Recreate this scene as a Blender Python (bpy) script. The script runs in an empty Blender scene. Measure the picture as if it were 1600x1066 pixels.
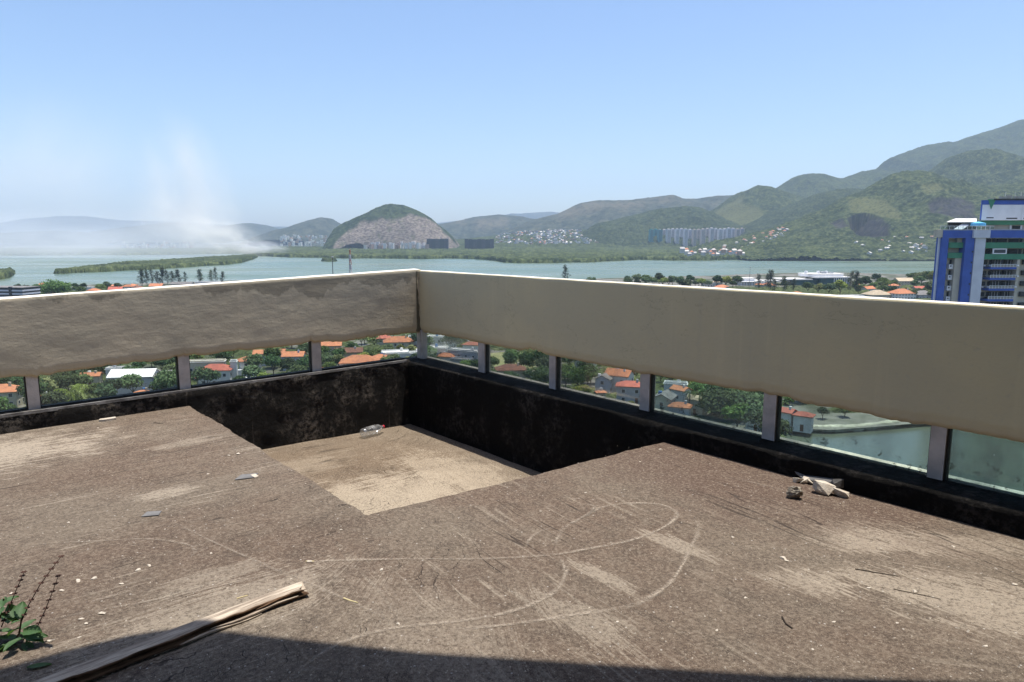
import bpy, bmesh, math, random
import numpy as np
from mathutils import Vector, Matrix

scene = bpy.context.scene
col = scene.collection
random.seed(11)
rng = np.random.RandomState(11)
RAD = math.radians

# ------------------------------------------------------------------ camera, sky, sun
EYE = 60.0                                   # the lens stands 60 m above the lagoon
FPX, HOR = 1075.0, 375.0                     # focal length and horizon, in pixels of a 1600 px wide frame
PITCH = math.atan((533 - HOR) / FPX)
cam_d = bpy.data.cameras.new("camera")
cam_d.sensor_width = 36.0
cam_d.lens = FPX / 1600 * 36
cam_d.clip_start = 0.05
cam_d.clip_end = 60000
cam = bpy.data.objects.new("camera", cam_d)
cam.location = (0, 0, EYE)
cam.rotation_euler = (math.pi / 2 - PITCH, 0, 0)
col.objects.link(cam)
scene.camera = cam

SUN_H = np.array([0.152, 0.084])             # horizontal part of the direction to the sun, per metre of height
SUN_DIR = Vector((SUN_H[0], SUN_H[1], 1.0)).normalized()
world = bpy.data.worlds.new("World")
scene.world = world
world.use_nodes = True
wt = world.node_tree
bg = wt.nodes["Background"]
sky = wt.nodes.new("ShaderNodeTexSky")
sky.sky_type = 'NISHITA'
sky.sun_disc = False
sky.sun_elevation = math.asin(SUN_DIR.z)
sky.sun_rotation = math.atan2(SUN_DIR.x, SUN_DIR.y)
sky.altitude = 60
sky.air_density = 1.0
sky.dust_density = 1.6
sky.ozone_density = 2.0
sat = wt.nodes.new("ShaderNodeHueSaturation")          # deep clear summer blue
sat.inputs["Saturation"].default_value = 1.14
sat.inputs["Hue"].default_value = 0.504
wt.links.new(sky.outputs[0], sat.inputs["Color"])
wt.links.new(sat.outputs[0], bg.inputs[0])
bg.inputs[1].default_value = 0.111
sun_d = bpy.data.lights.new("sun", 'SUN')
sun_d.energy = 4.2
sun_d.angle = RAD(0.53)
sun_d.color = (1.0, 0.955, 0.89)
sun = bpy.data.objects.new("sun", sun_d)
sun.rotation_euler = SUN_DIR.to_track_quat('Z', 'Y').to_euler()
sun.location = (20, 10, 200)
col.objects.link(sun)

vs = scene.view_settings
vs.view_transform = 'Standard'
vs.look = 'None'
vs.exposure = 0.8
vs.gamma = 1.0
vs.use_curve_mapping = False
cy = scene.cycles
cy.use_denoising = True
cy.max_bounces = 7
cy.diffuse_bounces = 3
cy.glossy_bounces = 3
cy.transmission_bounces = 6
cy.transparent_max_bounces = 16
cy.volume_bounces = 3
cy.volume_step_rate = 1.0
cy.volume_max_steps = 96
cy.caustics_reflective = False
cy.caustics_refractive = False

# ------------------------------------------------------------------ maths helpers
_F = np.array([0, math.cos(PITCH), -math.sin(PITCH)])
_U = np.array([0, math.sin(PITCH), math.cos(PITCH)])
_R = np.array([1.0, 0, 0])

def ray(x, y):
    return _F + _R * (x - 800) / FPX + _U * (533 - y) / FPX

def at_z(x, y, z):
    """where the line of sight through photo pixel (x, y) meets height z (metres above the lagoon)"""
    r = ray(x, y)
    return r * ((z - EYE) / r[2]) + np.array([0, 0, EYE])

def at_y(x, y, Y):
    r = ray(x, y)
    return r * (Y / r[1]) + np.array([0, 0, EYE])

def to_px(P):
    Q = np.asarray(P, float) - np.array([0, 0, EYE])
    d = Q @ _F
    return 800 + FPX * (Q @ _R) / d, 533 - FPX * (Q @ _U) / d

def _hash(xi, yi, seed):
    h = (xi * 374761393 + yi * 668265263 + seed * 144269504) & 0xffffffff
    h = ((h ^ (h >> 13)) * 1274126177) & 0xffffffff
    return ((h ^ (h >> 16)) & 0xffffff) / float(0xffffff)

def vnoise(x, y, seed=0):
    x = np.asarray(x, float); y = np.asarray(y, float)
    xi = np.floor(x).astype(np.int64); yi = np.floor(y).astype(np.int64)
    u = x - xi; v = y - yi
    u = u * u * (3 - 2 * u); v = v * v * (3 - 2 * v)
    a = _hash(xi, yi, seed); b = _hash(xi + 1, yi, seed)
    c = _hash(xi, yi + 1, seed); d = _hash(xi + 1, yi + 1, seed)
    return (a * (1 - u) + b * u) * (1 - v) + (c * (1 - u) + d * u) * v

def fbm(x, y, octs=4, seed=0):
    s = 0; a = 0.5; t = 0
    for k in range(octs):
        s = s + a * vnoise(np.asarray(x) * 2 ** k, np.asarray(y) * 2 ** k, seed + k * 17); t += a; a *= 0.5
    return s / t

def crowns(x, y, size, seed):
    """domes like tree tops seen from afar, 0..1"""
    x = np.asarray(x, float) / size; y = np.asarray(y, float) / size
    xi = np.floor(x).astype(np.int64); yi = np.floor(y).astype(np.int64)
    best = np.zeros(x.shape)
    for dx in (-1, 0, 1):
        for dy in (-1, 0, 1):
            cx, cy_ = xi + dx, yi + dy
            jx = cx + _hash(cx, cy_, seed); jy = cy_ + _hash(cx, cy_, seed + 5)
            rad = 0.55 + 0.4 * _hash(cx, cy_, seed + 9)
            h = 0.45 + 0.55 * _hash(cx, cy_, seed + 13)
            d = ((x - jx) ** 2 + (y - jy) ** 2) / rad ** 2
            best = np.maximum(best, h * np.sqrt(np.clip(1 - d, 0, 1)))
    return best

def in_poly(px, py, poly):
    inside = np.zeros(np.shape(px), bool)
    n = len(poly)
    for i in range(n):
        x0, y0 = poly[i]; x1, y1 = poly[(i + 1) % n]
        c = ((y0 > py) != (y1 > py)) & (px < (x1 - x0) * (py - y0) / (y1 - y0 + 1e-9) + x0)
        inside ^= c
    return inside

# ------------------------------------------------------------------ object helpers
def tag(o, label=None, cat=None, group=None, kind=None):
    if label: o["label"] = label
    if cat: o["category"] = cat
    if group: o["group"] = group
    if kind: o["kind"] = kind
    return o

def link(name, data, parent=None, loc=None):
    o = bpy.data.objects.new(name, data)
    col.objects.link(o)
    if parent: o.parent = parent
    if loc is not None: o.location = loc
    return o

def empty(name, loc, rz=0, **kw):
    o = link(name, None)
    o.empty_display_size = 0.3
    o.location = loc
    o.rotation_euler = (0, 0, rz)
    return tag(o, **kw)

def arr_mesh(name, V, Fq, mat=None, smooth=False, attrs=None):
    """mesh from numpy arrays; Fq is (n,3) or (n,4)"""
    V = np.asarray(V, np.float32).reshape(-1, 3)
    Fq = np.asarray(Fq, np.int32)
    k = Fq.shape[1]
    me = bpy.data.meshes.new(name)
    me.vertices.add(len(V)); me.vertices.foreach_set("co", V.ravel())
    me.loops.add(Fq.size); me.loops.foreach_set("vertex_index", Fq.ravel())
    me.polygons.add(len(Fq))
    me.polygons.foreach_set("loop_start", np.arange(0, Fq.size, k, dtype=np.int32))
    me.polygons.foreach_set("loop_total", np.full(len(Fq), k, np.int32))
    if smooth: me.polygons.foreach_set("use_smooth", np.ones(len(Fq), bool))
    for an, av in (attrs or {}).items():
        a = me.attributes.new(an, 'FLOAT', 'POINT')
        a.data.foreach_set("value", np.asarray(av, np.float32).ravel())
    me.update(calc_edges=True)
    me.validate()
    if mat: me.materials.append(mat)
    return me

def grid_faces(m, n, close=False):
    i = np.arange(m - 1)[:, None]; j = np.arange(n if close else n - 1)[None, :]
    a = i * n + j; b = i * n + (j + 1) % n
    return np.stack([a, b, b + n, a + n], -1).reshape(-1, 4)

class MB:
    """collects shapes into one mesh"""
    def __init__(s): s.v = []; s.f = []
    def add(s, vs, fs):
        k = len(s.v); s.v += [tuple(map(float, v)) for v in vs]; s.f += [tuple(k + i for i in f) for f in fs]; return s
    def box(s, x0, x1, y0, y1, z0, z1, M=None):
        vs = [Vector(p) for p in ((x0, y0, z0), (x1, y0, z0), (x1, y1, z0), (x0, y1, z0), (x0, y0, z1), (x1, y0, z1), (x1, y1, z1), (x0, y1, z1))]
        if M is not None: vs = [M @ v for v in vs]
        return s.add(vs, [(3, 2, 1, 0), (4, 5, 6, 7), (0, 1, 5, 4), (1, 2, 6, 5), (2, 3, 7, 6), (3, 0, 4, 7)])
    def prism(s, poly, z0, z1):
        n = len(poly)
        vs = [(x, y, z0) for x, y in poly] + [(x, y, z1) for x, y in poly]
        return s.add(vs, [tuple(range(n))[::-1], tuple(range(n, 2 * n))] + [(i, (i + 1) % n, n + (i + 1) % n, n + i) for i in range(n)])
    def tube(s, path, r, n=8, cap=True):
        path = [Vector(p) for p in path]
        rs = r if isinstance(r, (list, tuple)) else [r] * len(path)
        vs = []; up = Vector((0.13, 0.21, 0.97))
        for i, p in enumerate(path):
            t = (path[min(i + 1, len(path) - 1)] - path[max(i - 1, 0)]).normalized()
            a = t.cross(up)
            if a.length < 1e-3: a = t.cross(Vector((1, 0, 0)))
            a.normalize(); b = t.cross(a)
            for k in range(n):
                q = 2 * math.pi * k / n
                vs.append(p + (a * math.cos(q) + b * math.sin(q)) * rs[i])
        fs = [(i * n + k, i * n + (k + 1) % n, (i + 1) * n + (k + 1) % n, (i + 1) * n + k) for i in range(len(path) - 1) for k in range(n)]
        if cap: fs += [tuple(range(n))[::-1], tuple((len(path) - 1) * n + k for k in range(n))]
        return s.add(vs, fs)
    def lathe(s, prof, n=20, M=None):
        vs = []
        for (r, z) in prof:
            for k in range(n):
                q = 2 * math.pi * k / n
                v = Vector((r * math.cos(q), r * math.sin(q), z))
                vs.append(M @ v if M is not None else v)
        m = len(prof)
        fs = [(i * n + k, i * n + (k + 1) % n, (i + 1) * n + (k + 1) % n, (i + 1) * n + k) for i in range(m - 1) for k in range(n)]
        return s.add(vs, fs)
    def mesh(s, name, mat=None, smooth=False):
        me = bpy.data.meshes.new(name)
        me.from_pydata(s.v, [], s.f)
        me.update(); 
        if smooth:
            for p in me.polygons: p.use_smooth = True
        if mat: me.materials.append(mat)
        return me
    def build(s, name, mat=None, parent=None, smooth=False, loc=None):
        return link(name, s.mesh(name, mat, smooth), parent, loc)

# ------------------------------------------------------------------ material helpers
def new_mat(name):
    m = bpy.data.materials.new(name); m.use_nodes = True
    t = m.node_tree; t.nodes.clear()
    out = t.nodes.new("ShaderNodeOutputMaterial")
    return m, t, out

def nd(t, typ, props=None, **ins):
    n = t.nodes.new("ShaderNode" + typ)
    for k, v in (props or {}).items(): setattr(n, k, v)
    for k, v in ins.items():
        key = int(k[1:]) if k[0] == "i" and k[1:].isdigit() else k.replace("_", " ")
        s = n.inputs[key]
        if isinstance(v, bpy.types.NodeSocket): t.links.new(v, s)
        elif isinstance(v, bpy.types.Node): t.links.new(v.outputs[0], s)
        else: s.default_value = v
    return n

def rgb(c): return (c[0], c[1], c[2], 1.0)

def mixc(t, fac, a, b, mode='MIX'):
    n = t.nodes.new("ShaderNodeMix"); n.data_type = 'RGBA'; n.blend_type = mode
    for s, v in ((n.inputs[0], fac), (n.inputs[6], a), (n.inputs[7], b)):
        if isinstance(v, bpy.types.NodeSocket): t.links.new(v, s)
        elif isinstance(v, bpy.types.Node): t.links.new(v.outputs[0], s)
        elif isinstance(v, tuple) and len(v) == 3: s.default_value = rgb(v)
        else: s.default_value = v
    return n.outputs[2]

def ramp(t, fac, lo, hi, v0=0.0, v1=1.0):
    n = nd(t, "MapRange", {"interpolation_type": 'SMOOTHSTEP'}, i0=fac, i1=lo, i2=hi, i3=v0, i4=v1)
    return n.outputs[0]

def math_(t, op, a, b=0.0, clamp=False):
    return nd(t, "Math", {"operation": op, "use_clamp": clamp}, i0=a, i1=b).outputs[0]

def noise(t, vec, scale, detail=4.0, rough=0.55, dist=0.0):
    return nd(t, "TexNoise", None, Vector=vec, Scale=scale, Detail=detail, Roughness=rough, Distortion=dist).outputs[0]

def mapped(t, vec, loc=(0, 0, 0), rot=(0, 0, 0), scl=(1, 1, 1)):
    return nd(t, "Mapping", {"vector_type": 'POINT'}, Vector=vec, Location=loc, Rotation=rot, Scale=scl).outputs[0]

def objco(t): return nd(t, "TexCoord").outputs["Object"]
def wpos(t): return nd(t, "NewGeometry").outputs["Position"]

def finish(t, out, color, rough=0.85, bump=None, bstr=0.4, bdist=0.01, spec=0.3, metal=0.0):
    p = nd(t, "BsdfPrincipled")
    for key, v in (("Base Color", color), ("Roughness", rough)):
        if isinstance(v, (bpy.types.NodeSocket,)): t.links.new(v, p.inputs[key])
        else: p.inputs[key].default_value = rgb(v) if isinstance(v, tuple) else v
    p.inputs["Specular IOR Level"].default_value = spec
    p.inputs["Metallic"].default_value = metal
    if bump is not None:
        b = nd(t, "Bump", None, Strength=bstr, Distance=bdist, Height=bump)
        t.links.new(b.outputs[0], p.inputs["Normal"])
    t.links.new(p.outputs[0], out.inputs[0])
    return p

def simple(name, c, rough=0.7, var=0.25, scale=3.0, bump=0.0, c2=None, spec=0.3, metal=0.0, rnd=0.0):
    """plain surface with mottled colour; rnd adds a per-object shift"""
    m, t, out = new_mat(name)
    co = objco(t)
    n1 = noise(t, co, scale, 5.0)
    b = c2 if c2 else tuple(v * (1 - var) for v in c)
    colr = mixc(t, ramp(t, n1, 0.3, 0.7), c, b)
    if rnd > 0:
        oi = nd(t, "ObjectInfo").outputs["Random"]
        h = nd(t, "HueSaturation", None, Hue=ramp(t, oi, 0, 1, 0.5 - rnd * 0.08, 0.5 + rnd * 0.08), Value=ramp(t, math_(t, 'FRACT', math_(t, 'MULTIPLY', oi, 7.13)), 0, 1, 1 - rnd * 0.45, 1 + rnd * 0.45), Color=colr)
        colr = h.outputs[0]
    finish(t, out, colr, rough, noise(t, co, scale * 8, 4.0) if bump else None, bump, 0.02, spec, metal)
    return m
# ------------------------------------------------------------------ the terrace we stand on
FLOOR = EYE - 1.5
C0 = np.array([-1.18, 7.72])                                   # inner foot of the corner
dR = np.array([2.592, 3.299]) - C0; dR /= np.linalg.norm(dR); nR = np.array([-dR[1], dR[0]])
dL = np.array([-3.99, 5.198]) - C0; dL /= np.linalg.norm(dL); nL = np.array([dL[1], -dL[0]])
if nL @ np.array([-1, 1]) < 0: nL = -nL
ANG_L = math.atan2(dL[1], dL[0]); ANG_R = math.atan2(dR[1], dR[0])

def along(px, py, off, n, d):
    """distance along a wall line from the corner where the sight line meets the plane off outside it"""
    r = ray(px, py)[:2]; o = C0 + off * n
    return float(((o @ n) / (r @ n) * r - o) @ d)

def meet(offR, offL):
    """plan point offR outside the right line and offL outside the left line"""
    return C0 + np.linalg.solve(np.array([nR, nL]), np.array([offR, offL]))

# ---- concrete floor material
def floor_material(name, pit=False):
    m, t, out = new_mat(name)
    w = wpos(t)
    warp = nd(t, "VectorMath", {"operation": 'ADD'}, i0=w, i1=nd(t, "VectorMath", {"operation": 'SCALE'}, i0=nd(t, "TexNoise", None, Vector=w, Scale=1.6, Detail=3.0).outputs[1], Scale=0.07).outputs[0]).outputs[0]
    aL = mapped(t, warp, rot=(0, 0, -ANG_L + 0.05), scl=(1, 1, 1))
    sL = noise(t, mapped(t, aL, scl=(0.8, 52, 1)), 1.0, 7.0, 0.68)
    aR = mapped(t, warp, rot=(0, 0, -ANG_R + 0.12))
    sR = noise(t, mapped(t, aR, scl=(1.2, 36, 1)), 1.0, 7.0, 0.68)
    aR2 = mapped(t, warp, rot=(0, 0, 0.35))
    sR2 = noise(t, mapped(t, aR2, scl=(1.1, 30, 1)), 1.0, 7.0, 0.66)
    sH = noise(t, mapped(t, mixc(t, ramp(t, nd(t, 'SeparateXYZ', None, Vector=w).outputs[0], -0.9, 0.2), aL, aR), scl=(4, 80, 1)), 1.0, 6.0, 0.7)
    big = noise(t, w, 0.9, 6.0, 0.6)
    mid = noise(t, w, 5.0, 8.0, 0.65)
    fine = noise(t, w, 75.0, 6.0, 0.78)
    grit = noise(t, w, 210.0, 3.0, 0.8)
    sx = nd(t, "SeparateXYZ", None, Vector=w)
    side = ramp(t, math_(t, 'ADD', sx.outputs[0], math_(t, 'MULTIPLY', big, 1.2)), -0.9, 0.5)
    side2 = ramp(t, math_(t, 'ADD', sx.outputs[0], math_(t, 'MULTIPLY', mid, 0.8)), 1.3, 2.2)
    sRR = mixc(t, side2, sR, sR2)
    strk = mixc(t, side, sL, sRR)
    if pit:
        dark, base, pale, rust = (0.115, 0.083, 0.056), (0.195, 0.152, 0.108), (0.40, 0.33, 0.24), (0.145, 0.102, 0.066)
    else:
        dark, base, pale, rust = (0.074, 0.056, 0.042), (0.162, 0.128, 0.094), (0.37, 0.31, 0.235), (0.130, 0.090, 0.064)
    c = mixc(t, ramp(t, big, 0.35, 0.66), base, rust)
    c = mixc(t, ramp(t, mid, 0.45, 0.72, 0.0, 0.55), c, dark)
    c = mixc(t, ramp(t, strk, 0.30, 0.46, 0.8, 0.0), c, dark)
    # pale laitance: streaks that come and go
    breakup = ramp(t, noise(t, w, 2.3, 6.0, 0.62), 0.40, 0.66)
    pl = math_(t, 'MULTIPLY', ramp(t, strk, 0.55, 0.64), breakup)
    c = mixc(t, math_(t, 'MULTIPLY', pl, ramp(t, sx.outputs[0], -1.2, 0.4, 0.8, 0.5)), c, pale)
    # patches where the skin of the concrete is worn pale
    if pit:
        spots = [(590, 785, -2.06, 0.9, 0.55, 0.95), (720, 740, -2.06, 0.85, 0.35, 0.7), (470, 720, -2.0, 0.4, 0.25, 0.4)]
    else:
        spots = [(-40, 716, -1.5, 0.72, 0.42, 1.0), (1378, 838, -1.5, 0.32, 0.17, 1.0), (1490, 935, -1.5, 0.46, 0.2, 0.75), (1340, 850, -1.5, 0.2, 0.1, 0.8), (905, 968, -1.5, 0.26, 0.1, 0.5),
                 (1500, 848, -1.5, 0.3, 0.12, 0.6), (265, 770, -1.5, 0.16, 0.08, 0.7), (300, 690, -1.5, 0.3, 0.1, 0.45), (1060, 852, -1.5, 0.2, 0.08, 0.6), (940, 900, -1.5, 0.2, 0.05, 0.6),
                 (330, 905, -1.5, 0.2, 0.1, 0.45), (1215, 795, -1.5, 0.14, 0.06, 0.6), (700, 1010, -1.5, 0.5, 0.25, 0.3), (350, 955, -1.5, 0.55, 0.2, 0.55), (1265, 910, -1.5, 0.2, 0.1, 0.5)]
    for (px, py, zz, ra, rb, amt) in spots:
        p = at_z(px, py, EYE + zz)
        an = ANG_L if px < 700 else (ANG_R if px < 1150 else -0.35)
        q = nd(t, "VectorMath", {"operation": 'SUBTRACT'}, i0=w, i1=tuple(p)).outputs[0]
        q = mapped(t, q, rot=(0, 0, -an))
        q = mapped(t, q, scl=(1 / ra, 1 / rb, 0))
        ln = nd(t, "VectorMath", {"operation": 'LENGTH'}, i0=q).outputs["Value"]
        e = math_(t, 'ADD', ln, math_(t, 'ADD', math_(t, 'MULTIPLY', math_(t, 'SUBTRACT', mid, 0.5), 2.2), math_(t, 'ADD', math_(t, 'MULTIPLY', math_(t, 'SUBTRACT', strk, 0.5), 2.6), math_(t, 'MULTIPLY', math_(t, 'SUBTRACT', sH, 0.5), 4.2))))
        c = mixc(t, math_(t, 'MULTIPLY', math_(t, 'MULTIPLY', ramp(t, e, 0.82, 1.08, 1.0, 0.0), ramp(t, fine, 0.38, 0.52, 0.62, 1.0)), amt), c, pale)
    if not pit:                                                 # reddish weathering towards the right-hand ledge
        rp = at_z(1130, 740, FLOOR)
        q = nd(t, "VectorMath", {"operation": 'SUBTRACT'}, i0=w, i1=tuple(rp)).outputs[0]
        q = mapped(t, mapped(t, q, rot=(0, 0, -ANG_R)), scl=(1 / 1.5, 1 / 0.75, 0))
        e = math_(t, 'ADD', nd(t, "VectorMath", {"operation": 'LENGTH'}, i0=q).outputs["Value"], math_(t, 'MULTIPLY', math_(t, 'SUBTRACT', mid, 0.5), 1.4))
        c = mixc(t, ramp(t, e, 0.4, 1.25, 0.8, 0.0), c, (0.098, 0.062, 0.046))
    c = mixc(t, ramp(t, sH, 0.30, 0.42, 0.6, 0.0), c, mixc(t, 0.6, c, (0.02, 0.015, 0.012)))
    c = mixc(t, math_(t, 'MULTIPLY', ramp(t, sH, 0.60, 0.70, 0.0, 0.6), breakup), c, pale)
    c = mixc(t, ramp(t, fine, 0.49, 0.64, 0.0, 0.95), c, mixc(t, 0.5, c, pale))
    c = mixc(t, ramp(t, fine, 0.36, 0.50, 0.9, 0.0), c, mixc(t, 0.65, c, (0.03, 0.022, 0.018)))
    c = mixc(t, ramp(t, grit, 0.56, 0.68, 0.0, 0.75), c, pale)
    c = mixc(t, ramp(t, grit, 0.32, 0.43, 0.7, 0.0), c, (0.035, 0.027, 0.022))
    # white grains of sand and mortar
    vo = nd(t, "TexVoronoi", {"feature": 'F1'}, Vector=w, Scale=38.0)
    pick = ramp(t, nd(t, "SeparateColor", None, i0=vo.outputs["Color"]).outputs[0], 0.90, 0.905)
    c = mixc(t, math_(t, 'MULTIPLY', ramp(t, vo.outputs["Distance"], 0.10, 0.2, 0.8, 0.0), pick), c, (0.5, 0.46, 0.40))
    # scored lines
    crk = nd(t, "TexNoise", None, Vector=mapped(t, mixc(t, side, aL, aR), scl=(0.35, 7.5, 1)), Scale=1.0, Detail=2.0, Roughness=0.4).outputs[0]
    line = ramp(t, math_(t, 'ABSOLUTE', math_(t, 'SUBTRACT', crk, 0.5)), 0.0, 0.009, 1.0, 0.0)
    line = math_(t, 'MULTIPLY', line, ramp(t, noise(t, w, 1.7, 3.0), 0.50, 0.62))
    c = mixc(t, math_(t, 'MULTIPLY', line, 0.75), c, (0.03, 0.023, 0.02))
    hgt = math_(t, 'ADD', math_(t, 'MULTIPLY', fine, 0.55), math_(t, 'ADD', math_(t, 'MULTIPLY', grit, 0.3), math_(t, 'ADD', math_(t, 'MULTIPLY', strk, 0.9), math_(t, 'MULTIPLY', mid, 1.2))))
    hgt = math_(t, 'SUBTRACT', hgt, math_(t, 'MULTIPLY', line, 0.8))
    finish(t, out, c, 0.92, hgt, 0.85, 0.018, 0.15)
    return m

M_floor = floor_material("rough_concrete")
M_pit = floor_material("stained_concrete", True)

# ---- raised slab with the square well cut out of its corner
TIP = C0 + dR * along(1045, 688, 0, nR, dR)
TIP = C0 + dR * float((at_z(1045, 688, FLOOR)[:2] - C0) @ dR)
RIMA = at_z(575, 803, FLOOR)[:2]
PL = C0 + dL * float((at_z(305, 637, FLOOR)[:2] - C0) @ dL)
FAR_L = C0 + dL * 9.5
FAR_R = C0 + dR * 9.5

def wavy(a, b, step, amp, seed):
    n = max(2, int(np.linalg.norm(b - a) / step))
    tt = np.linspace(0, 1, n + 1)
    nn = np.array([-(b - a)[1], (b - a)[0]]); nn = nn / np.linalg.norm(nn)
    L = np.linalg.norm(b - a)
    wob = (fbm(tt * L * 3, tt * 0 + seed, 4, seed) - 0.5) * 2 * amp + (vnoise(tt * L * 22, tt * 0, seed + 3) - 0.5) * amp * 0.5
    wob[0] = wob[-1] = 0
    return a + (b - a) * tt[:, None] + nn * wob[:, None]

PLx, TIPx = PL + nL * 0.05, TIP + nR * 0.05
rim = np.vstack([wavy(PLx, RIMA, 0.025, 0.022, 3), wavy(RIMA, TIPx, 0.025, 0.022, 8)[1:]])
m_r = len(rim)
tang = np.gradient(rim, axis=0); inw = np.stack([tang[:, 1], -tang[:, 0]], 1); inw /= np.linalg.norm(inw, axis=1)[:, None]
outer = [TIPx, FAR_R + nR * 0.05, np.array([FAR_R[0] + 0.5, -5.0]), np.array([FAR_L[0] - 0.5, -5.0]), FAR_L + nL * 0.05, PLx]
bm = bmesh.new()
ins = rim + inw * 0.022
top_pts = [bm.verts.new((p[0], p[1], FLOOR)) for p in ins] + [bm.verts.new((p[0], p[1], FLOOR)) for p in outer[1:-1]]
f_ = bm.faces.new(top_pts)
e1 = [bm.verts.new((p[0] + q[0] * 0.006, p[1] + q[1] * 0.006, FLOOR - 0.006)) for p, q in zip(rim, inw)]
e2 = [bm.verts.new((p[0], p[1], FLOOR - 0.024)) for p in rim]
e3 = [bm.verts.new((p[0], p[1], FLOOR - 0.75)) for p in rim]
for i in range(m_r - 1):
    bm.faces.new((top_pts[i + 1], top_pts[i], e1[i], e1[i + 1]))
    bm.faces.new((e1[i + 1], e1[i], e2[i], e2[i + 1]))
    bm.faces.new((e2[i + 1], e2[i], e3[i], e3[i + 1]))
bmesh.ops.triangulate(bm, faces=[f_])
bmesh.ops.recalc_face_normals(bm, faces=bm.faces)
me = bpy.data.meshes.new("terrace_floor"); bm.to_mesh(me); bm.free()
me.materials.append(M_floor)
floor = tag(link("terrace_floor", me), kind="structure")
nrm_up = sum(p.normal.z * p.area for p in me.polygons)
if nrm_up < 0: me.flip_normals()

# well floor, falling a little towards the corner
def pit_z(x, y):
    q = np.array([x, y]) - C0
    return EYE - 2.10 + 0.055 * float(q @ dL) / 1.9
pp = [C0 + (-nR) * -0.06 + nL * 0.06, C0 + dL * 2.9 + nL * 0.06, C0 + dL * 2.9 + dR * 4.6, C0 + dR * 4.6 + nR * 0.06]
b = MB()
gp = []
for i in range(40):
    for j in range(40):
        q = C0 + nR * 0.06 + nL * 0.06 + dL * (3.1 * i / 39) + dR * (4.6 * j / 39)
        gp.append((q[0], q[1], pit_z(*q) + 0.012 * float(fbm(q[0] * 2.2, q[1] * 2.2, 3, 4) - 0.5)))
me = arr_mesh("pit_floor", gp, grid_faces(40, 40)[:, ::-1], M_pit, True)
if me.polygons[0].normal.z < 0: me.flip_normals()
tag(link("pit_floor", me), kind="structure")

# ---- parapet materials
def plaster(name, c, c2, rough_amp, stain, blotch=(0.12, 0.11, 0.09), top_shade=0.0):
    m, t, out = new_mat(name)
    w = wpos(t)
    big = noise(t, w, 1.1, 5.0)
    fine = noise(t, w, 26, 7.0, 0.65)
    sx = nd(t, "SeparateXYZ", None, Vector=w)
    drip = noise(t, mapped(t, w, scl=(9, 9, 0.35)), 1.0, 5.0, 0.6)
    colr = mixc(t, ramp(t, big, 0.35, 0.65), c, c2)
    colr = mixc(t, ramp(t, drip, 0.55, 0.75, 0, stain), colr, tuple(v * 1.25 for v in c))
    colr = mixc(t, ramp(t, drip, 0.25, 0.42, stain, 0), colr, blotch)
    colr = mixc(t, ramp(t, fine, 0.3, 0.45, 0.25, 0), colr, blotch)
    # shade near the coping put into the colour, grime towards the ragged lower edge
    upz = math_(t, 'ADD', sx.outputs[2], math_(t, 'MULTIPLY', math_(t, 'SUBTRACT', noise(t, mapped(t, w, scl=(1, 1, 0.4)), 2.2, 6.0, 0.62), 0.5), 0.75))
    colr = mixc(t, math_(t, 'MULTIPLY', ramp(t, upz, EYE - 0.47, EYE - 0.44), top_shade), colr, tuple(v * 0.62 for v in c2))
    crk = noise(t, mapped(t, w, scl=(1.1, 1.1, 2.2)), 1.7, 8.0, 0.62)
    crack = math_(t, 'MULTIPLY', ramp(t, math_(t, 'ABSOLUTE', math_(t, 'SUBTRACT', crk, 0.5)), 0.0, 0.004, 1, 0), ramp(t, noise(t, w, 0.8, 2.0), 0.50, 0.58))
    colr = mixc(t, math_(t, 'MULTIPLY', crack, 0.5), colr, tuple(v * 0.35 for v in c2))
    low = ramp(t, math_(t, 'ADD', sx.outputs[2], math_(t, 'MULTIPLY', math_(t, 'SUBTRACT', big, 0.5), 0.14)), EYE - 1.07, EYE - 0.97, 1.0, 0.0)
    colr = mixc(t, math_(t, 'MULTIPLY', low, 0.55), colr, (0.52, 0.455, 0.335))
    hgt = math_(t, 'ADD', math_(t, 'MULTIPLY', noise(t, mapped(t, w, scl=(1, 1, 2.6)), 9.0, 6.0, 0.6), rough_amp), math_(t, 'MULTIPLY', fine, 0.25))
    finish(t, out, colr, 0.9, hgt, 0.5, 0.02, 0.15)
    return m
M_beamL = plaster("rough_plaster", (0.54, 0.465, 0.335), (0.44, 0.39, 0.29), 0.30, 0.3, (0.32, 0.29, 0.24), 0.75)
M_beamR = plaster("painted_render", (0.60, 0.52, 0.325), (0.535, 0.475, 0.315), 0.1, 0.2, (0.42, 0.39, 0.32))
M_cap = simple("white_coping", (0.80, 0.74, 0.64), 0.8, 0.12, 6.0, 0.3)

def mould(name, hi, amt, lo=(0.014, 0.013, 0.011)):
    m, t, out = new_mat(name)
    w = wpos(t)
    sx = nd(t, "SeparateXYZ", None, Vector=w)
    a = noise(t, w, 2.2, 7.0, 0.7); f2 = noise(t, w, 22, 8.0, 0.75)
    drip = noise(t, mapped(t, w, scl=(11, 11, 0.8)), 1.0, 6.0, 0.65)
    k = math_(t, 'MULTIPLY', ramp(t, a, 0.44, 0.68), ramp(t, f2, 0.42, 0.60))
    k = math_(t, 'ADD', k, math_(t, 'MULTIPLY', ramp(t, drip, 0.6, 0.75), 0.35))
    c = mixc(t, math_(t, 'MULTIPLY', k, amt, True), lo, hi)
    c = mixc(t, ramp(t, f2, 0.66, 0.76, 0, amt * 0.8), c, (0.28, 0.26, 0.23))
    finish(t, out, c, 0.9, math_(t, 'ADD', math_(t, 'MULTIPLY', f2, 1.2), a), 1.0, 0.05, 0.12)
    return m
M_mouldL = mould("mouldy_concrete", (0.24, 0.205, 0.165), 1.0, (0.018, 0.016, 0.014))
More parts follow.
